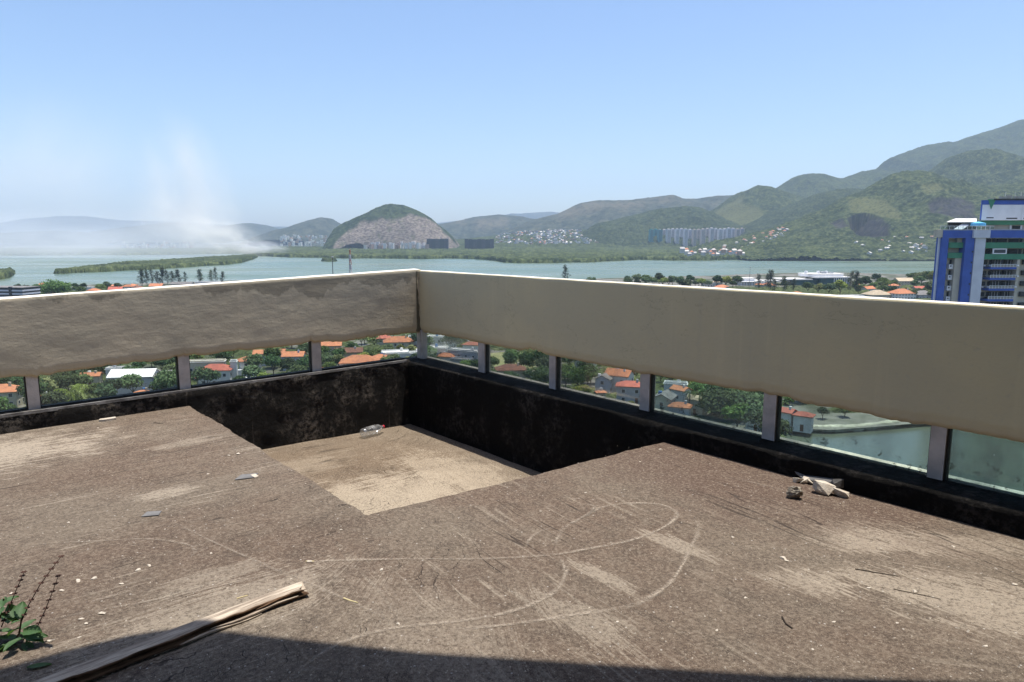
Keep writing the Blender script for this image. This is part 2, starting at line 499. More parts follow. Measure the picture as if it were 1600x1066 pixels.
M_mouldR = mould("black_mould", (0.085, 0.076, 0.068), 0.6, (0.0075, 0.007, 0.0065))
M_sill = simple("lit_sill", (0.62, 0.56, 0.46), 0.85, 0.35, 14.0, 0.4)
M_post = simple("weathered_white_paint", (0.54, 0.485, 0.435), 0.6, 0.28, 9.0, 0.2)
M_gasket = simple("dark_gasket", (0.035, 0.035, 0.03), 0.7, 0.4, 10.0)
def glass_material(name, film, tint, spots=0.0):
    m, t, out = new_mat(name)
    w = wpos(t)
    tr = nd(t, "BsdfTransparent", None, Color=rgb(tint))
    gl = nd(t, "BsdfGlossy", None, Color=(1, 1, 1, 1), Roughness=0.03)
    di = nd(t, "BsdfDiffuse", None, Color=(0.31, 0.335, 0.305, 1))
    fr = nd(t, "Fresnel", None, IOR=1.5)
    n1 = noise(t, w, 2.5, 5.0); n2 = noise(t, w, 24, 5.0, 0.6)
    dirt = math_(t, 'MULTIPLY', ramp(t, noise(t, mapped(t, w, scl=(1, 1, 0.5)), 3.2, 7.0, 0.65), 0.32, 0.68, 0.35, 1.7), film)
    s0 = nd(t, "MixShader", None, i0=dirt, i1=tr, i2=di)
    if spots:
        dk = nd(t, "BsdfDiffuse", None, Color=(0.02, 0.025, 0.02, 1))
        sx = nd(t, "SeparateXYZ", None, Vector=w)
        lowm = ramp(t, sx.outputs[2], EYE - 1.34, EYE - 1.14, 1.0, 0.0)
        s0 = nd(t, "MixShader", None, i0=math_(t, 'MULTIPLY', math_(t, 'MULTIPLY', ramp(t, n2, 0.59, 0.66), lowm), spots), i1=s0, i2=dk)
    s1 = nd(t, "MixShader", None, i0=math_(t, 'MULTIPLY', fr, 0.4), i1=s0, i2=gl)
    t.links.new(s1.outputs[0], out.inputs[0])
    return m
M_glass = glass_material("clear_glass", 0.06, (0.95, 0.98, 0.96))
M_glassd = glass_material("dusty_glass", 0.16, (0.84, 0.93, 0.91), 0.6)
M_glassf = glass_material("fogged_glass", 0.36, (0.72, 0.86, 0.86), 0.7)

def beam(name, parent, mat, d, n, t0, t1, off0, off1, zb, ztop, rough, seed, slope, bites=()):
    """upper band of the parapet: real bulges, ragged lower edge"""
    ns = int((t1 - t0) / 0.03)
    T = np.linspace(t0, t1, ns)
    zt = ztop(T)
    rag = (fbm(T * 1.3, T * 0 + seed, 5, seed) - 0.5) * 0.026 * rough + np.clip(vnoise(T * 2.1, T * 0, seed + 4) - 0.72, 0, 1) * 0.07 * rough
    for (b0, b1, dp) in bites:                                   # broken-out or sagging pieces of render
        win = np.clip(np.minimum(T - b0, b1 - T) / (0.22 * (b1 - b0)), 0, 1)
        rag = rag + win * dp * (0.35 + 0.9 * vnoise(T * 26, T * 0, seed + 6)) + win * (vnoise(T * 60, T * 0, seed + 9) - 0.5) * 0.012
    rag = rag + (vnoise(T * 33, T * 0, seed + 12) - 0.5) * 0.007
    loop = []
    K = 26
    for k in range(K):                                           # inner face, bottom to top
        q = k / (K - 1)
        z = (zb + rag) * (1 - q) + (zt - 0.005) * q
        bulge = (fbm(T * 1.5, z * 2.4 + 9, 4, seed + 20) - 0.5) * 0.010 * rough + (fbm(T * 7, z * 13, 3, seed + 30) - 0.5) * 0.004 * rough
        edge = np.where(q < 0.05, 0.012, 0.0)
        loop.append((off0 + bulge + edge, z))
    loop.append((off0 + 0.006 + 0 * T, zt + (fbm(T * 4, T * 0, 3, seed) - 0.5) * 0.004))
    loop.append((off1 - 0.01 + 0 * T, zt + slope + (fbm(T * 3, T * 0, 3, seed + 2) - 0.5) * 0.004))
    loop.append((off1 + 0 * T, zt + slope - 0.006))
    loop.append((off1 + 0 * T, zb + rag + 0.01))
    loop.append((off0 + 0.03 + 0 * T, zb + rag + 0.008))
    m = len(loop)
    V = np.zeros((ns, m, 3))
    for k, (o, z) in enumerate(loop):
        V[:, k, 0] = C0[0] + d[0] * T + n[0] * o; V[:, k, 1] = C0[1] + d[1] * T + n[1] * o; V[:, k, 2] = EYE + z
    Fq = grid_faces(ns, m, True)
    me = arr_mesh(name, V, Fq, mat)
    # the coping is another colour: second slot
    me.materials.append(M_cap)
    mi = np.zeros(len(Fq), np.int32); jj = np.arange(len(Fq)) % m
    mi[(jj == K) | (jj == K + 1)] = 1
    me.polygons.foreach_set("material_index", mi)
    bmx = bmesh.new(); bmx.from_mesh(me)
    vsx = list(bmx.verts); bmx.verts.ensure_lookup_table()
    for s in (0, ns - 1):
        try: bmx.faces.new([bmx.verts[s * m + k] for k in range(m)])
        except ValueError: pass
    bmesh.ops.recalc_face_normals(bmx, faces=bmx.faces)
    bmx.to_mesh(me); bmx.free()
    return link(name, me, parent)

def ledge(name, parent, mat, d, n, t0, t1, off1, ztop, seed, sill=None):
    ns = int((t1 - t0) / 0.035)
    T = np.linspace(t0, t1, ns)
    wob = (fbm(T * 2.0, T * 0 + 3, 4, seed) - 0.5) * 0.02
    Ks = 16
    loop = []
    for k in range(Ks):
        z = -2.25 + (ztop - 0.014 + 2.25) * k / (Ks - 1)
        loop.append(((fbm(T * 4, T * 0 + z * 5, 4, seed + 3) - 0.5) * 0.022 + wob * (k == Ks - 1), z + 0 * T))
    loop.append((0.014 + wob, ztop + (fbm(T * 6, T * 0, 3, seed + 6) - 0.5) * 0.006))
    loop.append((off1 + 0 * T, ztop + 0.004 + 0 * T))
    loop.append((off1 + 0 * T, -2.25 + 0 * T))
    m = len(loop)
    V = np.zeros((ns, m, 3))
    for k, (o, z) in enumerate(loop):
        V[:, k, 0] = C0[0] + d[0] * T + n[0] * o; V[:, k, 1] = C0[1] + d[1] * T + n[1] * o; V[:, k, 2] = EYE + z
    me = arr_mesh(name, V, grid_faces(ns, m, True), mat)
    bmx = bmesh.new(); bmx.from_mesh(me); bmesh.ops.recalc_face_normals(bmx, faces=bmx.faces); bmx.to_mesh(me); bmx.free()
    return link(name, me, parent)

def wall_M(d, n):
    """frame whose x runs along the wall, y outward, z up, origin at the corner at eye height"""
    return Matrix(((d[0], n[0], 0, C0[0]), (d[1], n[1], 0, C0[1]), (0, 0, 1, EYE), (0, 0, 0, 1)))

# right-hand parapet
base = C0 + dR * 3
parR = empty("parapet_wall", (0, 0, 0), label="long smooth taupe parapet on the right with glazed slot above a black ledge", cat="parapet", kind="thing")
MR, ML_ = wall_M(dR, nR), wall_M(dL, nL)
BR0 = float((meet(0.30, 0.17) - C0) @ dR)
beam("beam", parR, M_beamR, dR, nR, BR0, 9.5, 0.19, 0.293, -1.052, lambda T: -0.345 + 0 * T, 0.28, 5, 0.0,
     [(along(815, 545, .2, nR, dR), along(852, 553, .2, nR, dR), 0.035), (along(1165, 600, .2, nR, dR), along(1245, 622, .2, nR, dR), 0.020), (along(1238, 625, .2, nR, dR), along(1300, 638, .2, nR, dR), -0.010), (along(990, 585, .2, nR, dR), along(1012, 588, .2, nR, dR), -0.012), (0.2, 1.0, 0.008), (4.9, 5.25, -0.012)])
ledge("ledge", parR, M_mouldR, dR, nR, -0.22, 9.5, 0.262, -1.365, 40)
ts = along(1268, 688, 0.29, nR, dR)
sb = MB(); sb.box(ts, 9.5, 0.263, 0.318, -1.6, -1.352, MR); sb.build("outer_sill", M_sill, parR)  # sunlit stretch: pale copy of the sill colour
sb = MB(); sb.box(-0.2, ts - 0.004, 0.263, 0.316, -1.6, -1.354, MR); sb.build("outer_sill", simple("shaded_sill", (0.24, 0.22, 0.19), 0.9, 0.5, 7.0, 0.4, (0.10, 0.095, 0.085)), parR)  # darker copy of the sill: its shade put into the colour
posts_R = [(747, 757, 545), (858, 868, 572), (1000, 1015, 600), (1192, 1212, 645), (1452, 1477, 700)]
tR = []
for (x0, x1, yy) in posts_R:
    a, c_ = along(x0, yy, 0.208, nR, dR), along(x1, yy, 0.208, nR, dR)
    tR.append((a, c_))
tR.append((tR[-1][1] + 0.95, tR[-1][1] + 1.045)); tR.append((tR[-1][1] + 0.95, tR[-1][1] + 1.045))
zt = -1.35
for (a, c_) in tR:
    pb = MB(); pb.box(a, c_, 0.208, 0.285, -1.366, -1.03, MR); po = pb.build("post", M_post, parR)
    g = MB(); g.box(c_ + 0.001, c_ + 0.014, 0.222, 0.26, -1.366, -1.035, MR); g.build("gasket", M_gasket, po)
    g = MB(); g.box(a - 0.008, a - 0.001, 0.228, 0.25, -1.366, -1.035, MR); g.build("gasket", M_gasket, po)
cp0 = float((meet(0.235, 0.09) - C0) @ dR)
edges = [cp0 + 0.03] + [v for ac in tR for v in ac]
panes = [(edges[2 * i] + 0.012, edges[2 * i + 1] - 0.008) for i in range(len(tR))]
for i, (a, c_) in enumerate(panes):
    g = MB(); g.box(a, c_, 0.236, 0.244, -1.362, -1.035, MR)
    g.build("glass_pane", M_glass if i < 3 else (M_glassd if i < 5 else M_glassf), parR)

# left-hand parapet
parL = empty("parapet_wall", (0, 0, 0), label="rough plastered parapet on the left with white posts above a mouldy ledge", cat="parapet", kind="thing")
BL0 = float((meet(0.21, 0.05) - C0) @ dL)
Lend = 9.5
t_e = float((at_z(0, 591, EYE - 1.063)[:2] - C0) @ dL)
beam("beam", parL, M_beamL, dL, nL, BL0, Lend, 0.03, 0.17, -1.063, lambda T: -0.339 - 0.114 * T / t_e, 1.0, 15, 0.004,
     [(along(520, 545, .03, nL, dL), along(470, 548, .03, nL, dL), 0.03), (along(620, 530, .03, nL, dL), along(540, 540, .03, nL, dL), 0.022), (along(320, 560, .03, nL, dL), along(262, 560, .03, nL, dL), 0.028), (along(430, 555, .03, nL, dL), along(330, 560, .03, nL, dL), 0.012), (along(90, 590, .03, nL, dL), along(20, 600, .03, nL, dL), -0.02), (along(240, 570, .03, nL, dL), along(140, 580, .03, nL, dL), 0.015)])
ledge("ledge", parL, M_mouldL, dL, nL, -0.02, Lend, 0.19, -1.352, 60)
posts_L = [(43, 62, 620), (280, 297, 585), (488, 502, 560)]
tL = []
for (x0, x1, yy) in posts_L[::-1]:
    a, c_ = along(x1, yy, 0.055, nL, dL), along(x0, yy, 0.055, nL, dL)
    tL.append((min(a, c_), max(a, c_)))
tL.append((tL[-1][1] + 1.15, tL[-1][1] + 1.24)); tL.append((tL[-1][1] + 1.15, tL[-1][1] + 1.24))
for (a, c_) in tL:
    pb = MB(); pb.box(a, c_, 0.055, 0.13, -1.353, -1.03, ML_); po = pb.build("post", M_post, parL)
    g = MB(); g.box(c_ + 0.001, c_ + 0.009, 0.07, 0.12, -1.353, -1.035, ML_); g.build("gasket", M_gasket, po)
    g = MB(); g.box(a - 0.009, a - 0.001, 0.07, 0.12, -1.353, -1.035, ML_); g.build("gasket", M_gasket, po)
edges = [float((meet(0.21, 0.1) - C0) @ dL) + 0.03] + [v for ac in tL for v in ac]
for i in range(len(tL)):
    g = MB(); g.box(edges[2 * i] + 0.01, edges[2 * i + 1] - 0.01, 0.098, 0.106, -1.35, -1.035, ML_)
    g.build("glass_pane", M_glass, parL)
lp = MB(); lp.box(0.02, Lend, -0.003, 0.010, -1.372, -1.347, ML_); lp.build("sunlit_lip", simple("sunlit_lip_tone", (0.30, 0.285, 0.26), 0.9, 0.6, 9.0, 0.6, (0.12, 0.11, 0.10)), parL)  # pale strip added to paint the sunlit inner edge
gs = MB(); gs.box(0.0, Lend, 0.085, 0.125, -1.352, -1.340, ML_); gs.build("seal", M_gasket, parL)
# corner mullion with grooves and the stained corner strip above it
cpt = meet(0.205, 0.045)
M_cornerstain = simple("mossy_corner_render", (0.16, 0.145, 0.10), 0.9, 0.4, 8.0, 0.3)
Mc = Matrix.Translation((cpt[0], cpt[1], EYE)) @ Matrix.Rotation(ANG_R, 4, 'Z')
cb = MB()
cb.box(-0.06, -0.012, -0.015, 0.05, -1.366, -1.03, Mc); cb.box(-0.008, 0.02, -0.02, 0.045, -1.366, -1.03, Mc); cb.box(0.024, 0.055, -0.015, 0.05, -1.366, -1.03, Mc)
cb.build("corner_mullion", M_post, parR)
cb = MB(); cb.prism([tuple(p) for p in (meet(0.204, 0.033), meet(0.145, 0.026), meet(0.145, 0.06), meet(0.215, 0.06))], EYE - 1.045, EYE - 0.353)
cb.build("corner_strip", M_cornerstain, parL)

# the storey-high walls of the tower below us, and the roof slab that shades the near floor
M_tower = simple("tower_render", (0.45, 0.42, 0.36), 0.9, 0.2, 0.5)
q1, q2, q3, q4 = meet(0.29, 0.18), C0 + dR * 9.5 + nR * 0.29, C0 + dL * 9.5 + nL * 0.18, None
tw = MB(); tw.prism([tuple(q1), tuple(q3), (q3[0] - 0.4, -9), (q2[0] + 0.4, -9), tuple(q2)], 2.5, EYE - 2.26)
tag(tw.build("tower_walls", M_tower), kind="structure")
SLAB_H = 2.55
def under(px, py):
    p = at_z(px, py, FLOOR)
    return p[:2] + SUN_H * (SLAB_H + 1.5)
sl = [under(-420, 1170), under(8, 1043), under(120, 1012), under(200, 993), under(255, 984), under(320, 983), under(650, 1019), under(1200, 1054), under(1600, 1068)]
dv = sl[-1] - sl[-2]; sl.append(sl[-1] + dv * 8)
ov = MB(); ov.prism([tuple(p) for p in sl][::-1] + [(-7, -4.5), (6, -4.5)][0:0] + [(sl[0][0] - 3, -4.5), (sl[-1][0], -4.5)], EYE + SLAB_H, EYE + SLAB_H + 0.2)
M_white = simple("darkened_render", (0.26, 0.25, 0.23), 0.85, 0.12, 1.5)  # darkened so less light bounces onto the shaded floor
bmx = bmesh.new(); me_ov = ov.mesh("roof_slab", M_white); bmx.from_mesh(me_ov); bmesh.ops.recalc_face_normals(bmx, faces=bmx.faces); bmx.to_mesh(me_ov); bmx.free()
tag(link("roof_slab", me_ov), kind="structure")
ov = MB(); ov.box(-11, 9, -4.4, -4.2, FLOOR + 0.003, EYE + SLAB_H - 0.003); tag(ov.build("penthouse_wall", M_white), kind="structure")

# ---- pale scuffed curves drawn across the floor
def scuff_material():
    m, t, out = new_mat("pale_scuff")
    w = wpos(t)
    tr = nd(t, "BsdfTransparent")
    di = nd(t, "BsdfDiffuse", None, Color=(0.33, 0.275, 0.215, 1))
    e = nd(t, "Attribute", {"attribute_name": "edge"}).outputs["Fac"]
    a = math_(t, 'MULTIPLY', ramp(t, e, 0.0, 0.9), ramp(t, noise(t, w, 70, 5.0, 0.7), 0.36, 0.62, 0.12, 0.85))
    a = math_(t, 'MULTIPLY', a, ramp(t, noise(t, w, 5, 4.0), 0.3, 0.6, 0.35, 1.0))
    s = nd(t, "MixShader", None, i0=a, i1=tr, i2=di)
    t.links.new(s.outputs[0], out.inputs[0])
    return m
M_scuff = scuff_material()
def smooth_path(pts, n):
    pts = np.array(pts, float)
    out = []
    P = np.vstack([2 * pts[0] - pts[1], pts, 2 * pts[-1] - pts[-2]])
    for i in range(1, len(P) - 2):
        for s in np.linspace(0, 1, n, endpoint=False):
            p0, p1, p2, p3 = P[i - 1:i + 3]
            out.append(0.5 * ((2 * p1) + (-p0 + p2) * s + (2 * p0 - 5 * p1 + 4 * p2 - p3) * s ** 2 + (-p0 + 3 * p1 - 3 * p2 + p3) * s ** 3))
    out.append(pts[-1])
    return np.array(out)
scuffs = [
    [(470, 880), (515, 876), (640, 873), (750, 873), (860, 867), (920, 857), (990, 843), (1040, 822), (1058, 805), (1050, 795), (1030, 788), (990, 786), (950, 790), (928, 798), (905, 811), (885, 822), (872, 838), (868, 856)],
    [(912, 787), (928, 791), (922, 802), (905, 812)],
    [(872, 866), (882, 885), (883, 897), (875, 915), (855, 932), (820, 948), (770, 962), (700, 972), (600, 984), (520, 1010), (450, 1062)],
    [(868, 823), (845, 830), (830, 840), (820, 857)],
    [(1083, 809), (1091, 820), (1088, 838), (1075, 865), (1062, 890), (1045, 912), (1020, 930), (990, 945), (950, 953), (900, 960), (850, 968), (800, 975), (750, 980), (690, 985)],
    [(0, 862), (60, 850), (140, 846), (230, 842), (290, 850), (305, 862), (290, 875)],
    [(60, 972), (130, 957), (200, 945), (300, 925), (400, 902), (455, 893)],
    [(90, 950), (160, 935), (230, 915)],
    [(400, 872), (470, 905), (560, 945), (640, 985)],
    [(240, 800), (330, 845), (420, 885), (480, 915)],
    [(1110, 740), (1190, 757), (1260, 775), (1330, 792)],
]
for k, pts in enumerate(scuffs):
    sp = smooth_path(pts, 14)
    g = np.array([at_z(x, y, FLOOR + 0.003) for x, y in sp])
    tg = np.gradient(g[:, :2], axis=0); nn = np.stack([-tg[:, 1], tg[:, 0]], 1); nn /= np.linalg.norm(nn, axis=1)[:, None] + 1e-9
    hw = 0.017 * (0.7 + 0.6 * vnoise(np.arange(len(g)) * 0.15, np.zeros(len(g)), 50 + k))
    if k > 4: hw = hw * 0.9
    V = np.zeros((len(g), 5, 3)); E = np.zeros((len(g), 5))
    for j, s in enumerate((-1, -0.5, 0, 0.5, 1)):
        V[:, j, :2] = g[:, :2] + nn * (hw * s)[:, None]; V[:, j, 2] = g[:, 2]
        E[:, j] = 1 - abs(s)
    taper = np.minimum(1, np.minimum(np.arange(len(g)), np.arange(len(g))[::-1]) / 12.0)
    E *= taper[:, None] * (1.0 if k < 5 else 0.62)
    me = arr_mesh("scuff_mark", V, grid_faces(len(g), 5), M_scuff, False, {"edge": E})
    if me.polygons[0].normal.z < 0: me.flip_normals()
    link("scuff_mark", me, floor)
# ------------------------------------------------------------------ land, lagoon, hills
CITY = 3.0
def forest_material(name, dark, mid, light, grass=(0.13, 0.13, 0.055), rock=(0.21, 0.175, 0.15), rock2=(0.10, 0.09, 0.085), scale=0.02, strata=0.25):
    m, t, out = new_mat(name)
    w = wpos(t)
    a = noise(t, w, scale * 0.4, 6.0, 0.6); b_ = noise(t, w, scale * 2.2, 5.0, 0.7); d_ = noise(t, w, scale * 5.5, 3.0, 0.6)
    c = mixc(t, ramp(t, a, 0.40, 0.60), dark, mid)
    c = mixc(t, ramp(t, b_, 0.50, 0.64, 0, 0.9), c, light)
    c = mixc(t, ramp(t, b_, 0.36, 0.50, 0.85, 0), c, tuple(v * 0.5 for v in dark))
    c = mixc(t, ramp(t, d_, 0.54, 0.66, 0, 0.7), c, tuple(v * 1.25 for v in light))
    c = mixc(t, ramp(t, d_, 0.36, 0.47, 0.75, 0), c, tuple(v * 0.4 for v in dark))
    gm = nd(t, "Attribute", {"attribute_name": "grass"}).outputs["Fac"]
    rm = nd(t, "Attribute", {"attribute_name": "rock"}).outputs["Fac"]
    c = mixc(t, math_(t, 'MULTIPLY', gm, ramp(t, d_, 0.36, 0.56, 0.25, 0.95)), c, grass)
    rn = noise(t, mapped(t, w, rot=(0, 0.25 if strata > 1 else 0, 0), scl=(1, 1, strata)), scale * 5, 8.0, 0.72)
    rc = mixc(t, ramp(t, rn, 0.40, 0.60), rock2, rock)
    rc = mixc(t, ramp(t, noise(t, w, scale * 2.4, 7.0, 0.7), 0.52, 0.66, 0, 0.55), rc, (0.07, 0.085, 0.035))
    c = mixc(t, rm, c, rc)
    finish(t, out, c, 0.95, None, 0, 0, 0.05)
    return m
M_forest = forest_material("hill_forest", (0.020, 0.031, 0.014), (0.034, 0.047, 0.021), (0.062, 0.075, 0.034))
M_scrub = forest_material("hill_scrub", (0.022, 0.034, 0.014), (0.042, 0.057, 0.022), (0.082, 0.095, 0.040), grass=(0.092, 0.098, 0.042), rock=(0.050, 0.047, 0.046), rock2=(0.016, 0.017, 0.019))  # rock tones near black: the quarry's shade is put into them
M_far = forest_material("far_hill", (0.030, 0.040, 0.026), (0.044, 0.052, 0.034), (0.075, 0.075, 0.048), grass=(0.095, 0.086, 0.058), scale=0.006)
M_granite = forest_material("granite_hill", (0.020, 0.032, 0.016), (0.032, 0.046, 0.022), (0.05, 0.066, 0.03), rock=(0.215, 0.182, 0.152), rock2=(0.065, 0.055, 0.05), scale=0.013, strata=2.6)

m, t, out = new_mat("city_ground")
w = wpos(t)
a = noise(t, w, 0.03, 5.0); b_ = noise(t, w, 0.4, 6.0, 0.7)
c = mixc(t, ramp(t, a, 0.42, 0.55), (0.045, 0.055, 0.027), (0.15, 0.14, 0.125))
c = mixc(t, ramp(t, b_, 0.45, 0.7, 0, 0.6), c, (0.09, 0.10, 0.05))
finish(t, out, c, 0.95)
M_ground = m
M_bed = simple("lagoon_bed", (0.10, 0.10, 0.07), 0.95)

def sheet(name, pts, z, mat, skirt=None, kind="structure"):
    bm = bmesh.new()
    vs = [bm.verts.new((p[0], p[1], z)) for p in pts]
    f0 = bm.faces.new(vs)
    if f0.normal.z < 0: f0.normal_flip()
    bm.normal_update()
    if f0.normal.z < 0: f0.normal_flip()
    if skirt is not None:
        lo = [bm.verts.new((p[0], p[1], skirt)) for p in pts]
        for i in range(len(vs)): bm.faces.new((vs[i], vs[(i + 1) % len(vs)], lo[(i + 1) % len(vs)], lo[i]))
    bmesh.ops.triangulate(bm, faces=[f0])
    me = bpy.data.meshes.new(name); bm.to_mesh(me); bm.free()
    me.materials.append(mat)
    return tag(link(name, me), kind=kind)

S = 15000
sheet("ground", [(-S, -2500), (S, -2500), (S, S), (-S, S)], -1.5, M_bed)

# water
m, t, out = new_mat("lagoon_water")
w = wpos(t)
d1 = noise(t, mapped(t, w, scl=(0.0022, 0.004, 1)), 1.0, 5.0, 0.6)
c = mixc(t, ramp(t, d1, 0.35, 0.65), (0.085, 0.128, 0.085), (0.12, 0.152, 0.098))
d2 = noise(t, mapped(t, w, scl=(0.003, 0.007, 1)), 1.0, 6.0, 0.6)
hb = noise(t, w, 0.7, 5.0, 0.65)
p = finish(t, out, c, 0.1, hb, 0.14, 0.25, 0.5)
t.links.new(ramp(t, d2, 0.35, 0.65, 0.2, 0.36), p.inputs["Roughness"])
p.inputs["IOR"].default_value = 1.33
M_water = m
near_px = [(-700, 462), (-300, 458), (-100, 456), (0, 452), (60, 450), (200, 447), (350, 442), (450, 440), (600, 440), (700, 442), (880, 440), (980, 437), (1100, 434), (1200, 430), (1300, 428), (1400, 431), (1470, 431), (1800, 433), (2300, 436)]
near_xy = [at_z(x, y, 0)[:2] for x, y in near_px]
rr = []
for i in range(len(near_xy) - 1):
    rr += list(wavy(np.array(near_xy[i]), np.array(near_xy[i + 1]), 12, 9, 70 + i)[:-1])
rr.append(near_xy[-1])
lag = [(-7000, 500)] + [tuple(p) for p in rr] + [(7000, 500), (7000, 4600), (-7000, 4600)]
sheet("lagoon", [(-7000, 300), (7000, 300), (7000, 4700), (-7000, 4700)], 0.0, M_water)
# the canal cuts into the city ground at the right, below the terrace
canal_px = [(1206, 672), (1230, 671), (1260, 673), (1300, 674), (1340, 673), (1370, 669), (1400, 665), (1440, 663), (1520, 660), (1700, 655), (2100, 650)]
canal_xy = [at_z(x, y, CITY - 1.3)[:2] for x, y in canal_px]
near_c = [(canal_xy[-1][0], 60.0), (60.0, 60.0)]
land = [(-7000, -400)] + [(7000, -400), (7000, rr[-1][1])] + [tuple(p) for p in rr[::-1]] + [(-7000, rr[0][1])]
sheet("ground", [tuple(p) for p in land], CITY - 1.5, M_ground, -1.4)
bank_lo = np.array(canal_xy)
bank = []
for i in range(len(bank_lo) - 1):
    bank += list(wavy(bank_lo[i], bank_lo[i + 1], 1.2, 0.5, 90 + i)[:-1])
bank = np.array(bank)
cpoly = [tuple(p) for p in bank] + near_c
# raised ground around the canal (the canal itself is a lower water sheet)
city_poly = [(-7000, -300), (52, -300), (52, 62), tuple(bank[0])] + [tuple(p) for p in bank[1:]] + [(bank[-1][0] + 10, 58), (7000, 58)] + [(7000, rr[-1][1])] + [tuple(p) for p in rr[::-1]] + [(-7000, rr[0][1])]
sheet("ground", city_poly, CITY, M_ground, CITY - 1.4)
m, t, out = new_mat("canal_water")
finish(t, out, (0.085, 0.098, 0.07), 0.25, noise(t, wpos(t), 2.0, 4.0), 0.25, 0.15, 0.5)
M_canal = m
sheet("canal", [(48, 40), (bank[-1][0] + 30, 40), (bank[-1][0] + 30, 420), (48, 420)], CITY - 1.3, M_canal)
# pale stony edge of the canal and the bare ground behind it
M_bank = simple("pale_bank_stone", (0.52, 0.50, 0.38), 0.9, 0.45, 0.8, 0.5)
tgb = np.gradient(bank, axis=0); nb = np.stack([-tgb[:, 1], tgb[:, 0]], 1); nb /= np.linalg.norm(nb, axis=1)[:, None]
wv = 0.9 + 1.1 * vnoise(np.arange(len(bank)) * 0.3, np.zeros(len(bank)), 5)
V = np.zeros((len(bank), 4, 3))
for j, (o, z) in enumerate(((-0.25, -1.35), (-0.1, 0.25), (1.0, 0.3), (1.3, -0.2))):
    V[:, j, :2] = bank + nb * (wv * o)[:, None]; V[:, j, 2] = CITY + z * (0.6 + 0.8 * vnoise(np.arange(len(bank)) * 0.5, np.zeros(len(bank)) + j, 6))
me = arr_mesh("canal_bank", V, grid_faces(len(bank), 4), M_bank); 
tag(link("canal_bank", me), kind="structure")
M_bare = simple("bare_grey_ground", (0.20, 0.19, 0.16), 0.95, 0.35, 0.25, 0.0, (0.12, 0.12, 0.09))
bare_px = [(1150, 660), (1205, 650), (1300, 646), (1400, 642), (1500, 640), (1500, 658), (1440, 661), (1370, 667), (1300, 672), (1210, 669), (1160, 680), (1130, 668)]
sheet("bare_ground", [tuple(at_z(x, y, CITY)[:2]) for x, y in bare_px], CITY + 0.02, M_bare)
M_field = simple("dry_grass", (0.25, 0.235, 0.12), 0.95, 0.3, 0.12, 0.0, (0.16, 0.18, 0.07))
sheet("playing_field", [tuple(at_z(x, y, CITY)[:2]) for x, y in [(755, 553), (800, 549), (840, 553), (850, 566), (832, 576), (775, 574), (755, 568)]], CITY + 0.03, M_field)
M_road = simple("asphalt", (0.055, 0.055, 0.055), 0.9, 0.3, 0.5)
def road(px, wd):
    pts = np.array([at_z(x, y, CITY)[:2] for x, y in px])
    tg = np.gradient(pts, axis=0); nn = np.stack([-tg[:, 1], tg[:, 0]], 1); nn /= np.linalg.norm(nn, axis=1)[:, None]
    A, B = pts + nn * wd / 2, pts - nn * wd / 2
    V = np.zeros((len(pts), 2, 3)); V[:, 0, :2] = A; V[:, 1, :2] = B; V[:, :, 2] = CITY + 0.04
    me = arr_mesh("street", V, grid_faces(len(pts), 2), M_road)
    if me.polygons[0].normal.z < 0: me.flip_normals()
    tag(link("street", me), kind="structure")
road([(-60, 655), (100, 632), (250, 612), (400, 597), (520, 585), (660, 574)], 9)
road([(700, 560), (790, 592), (900, 622), (1010, 655)], 8)

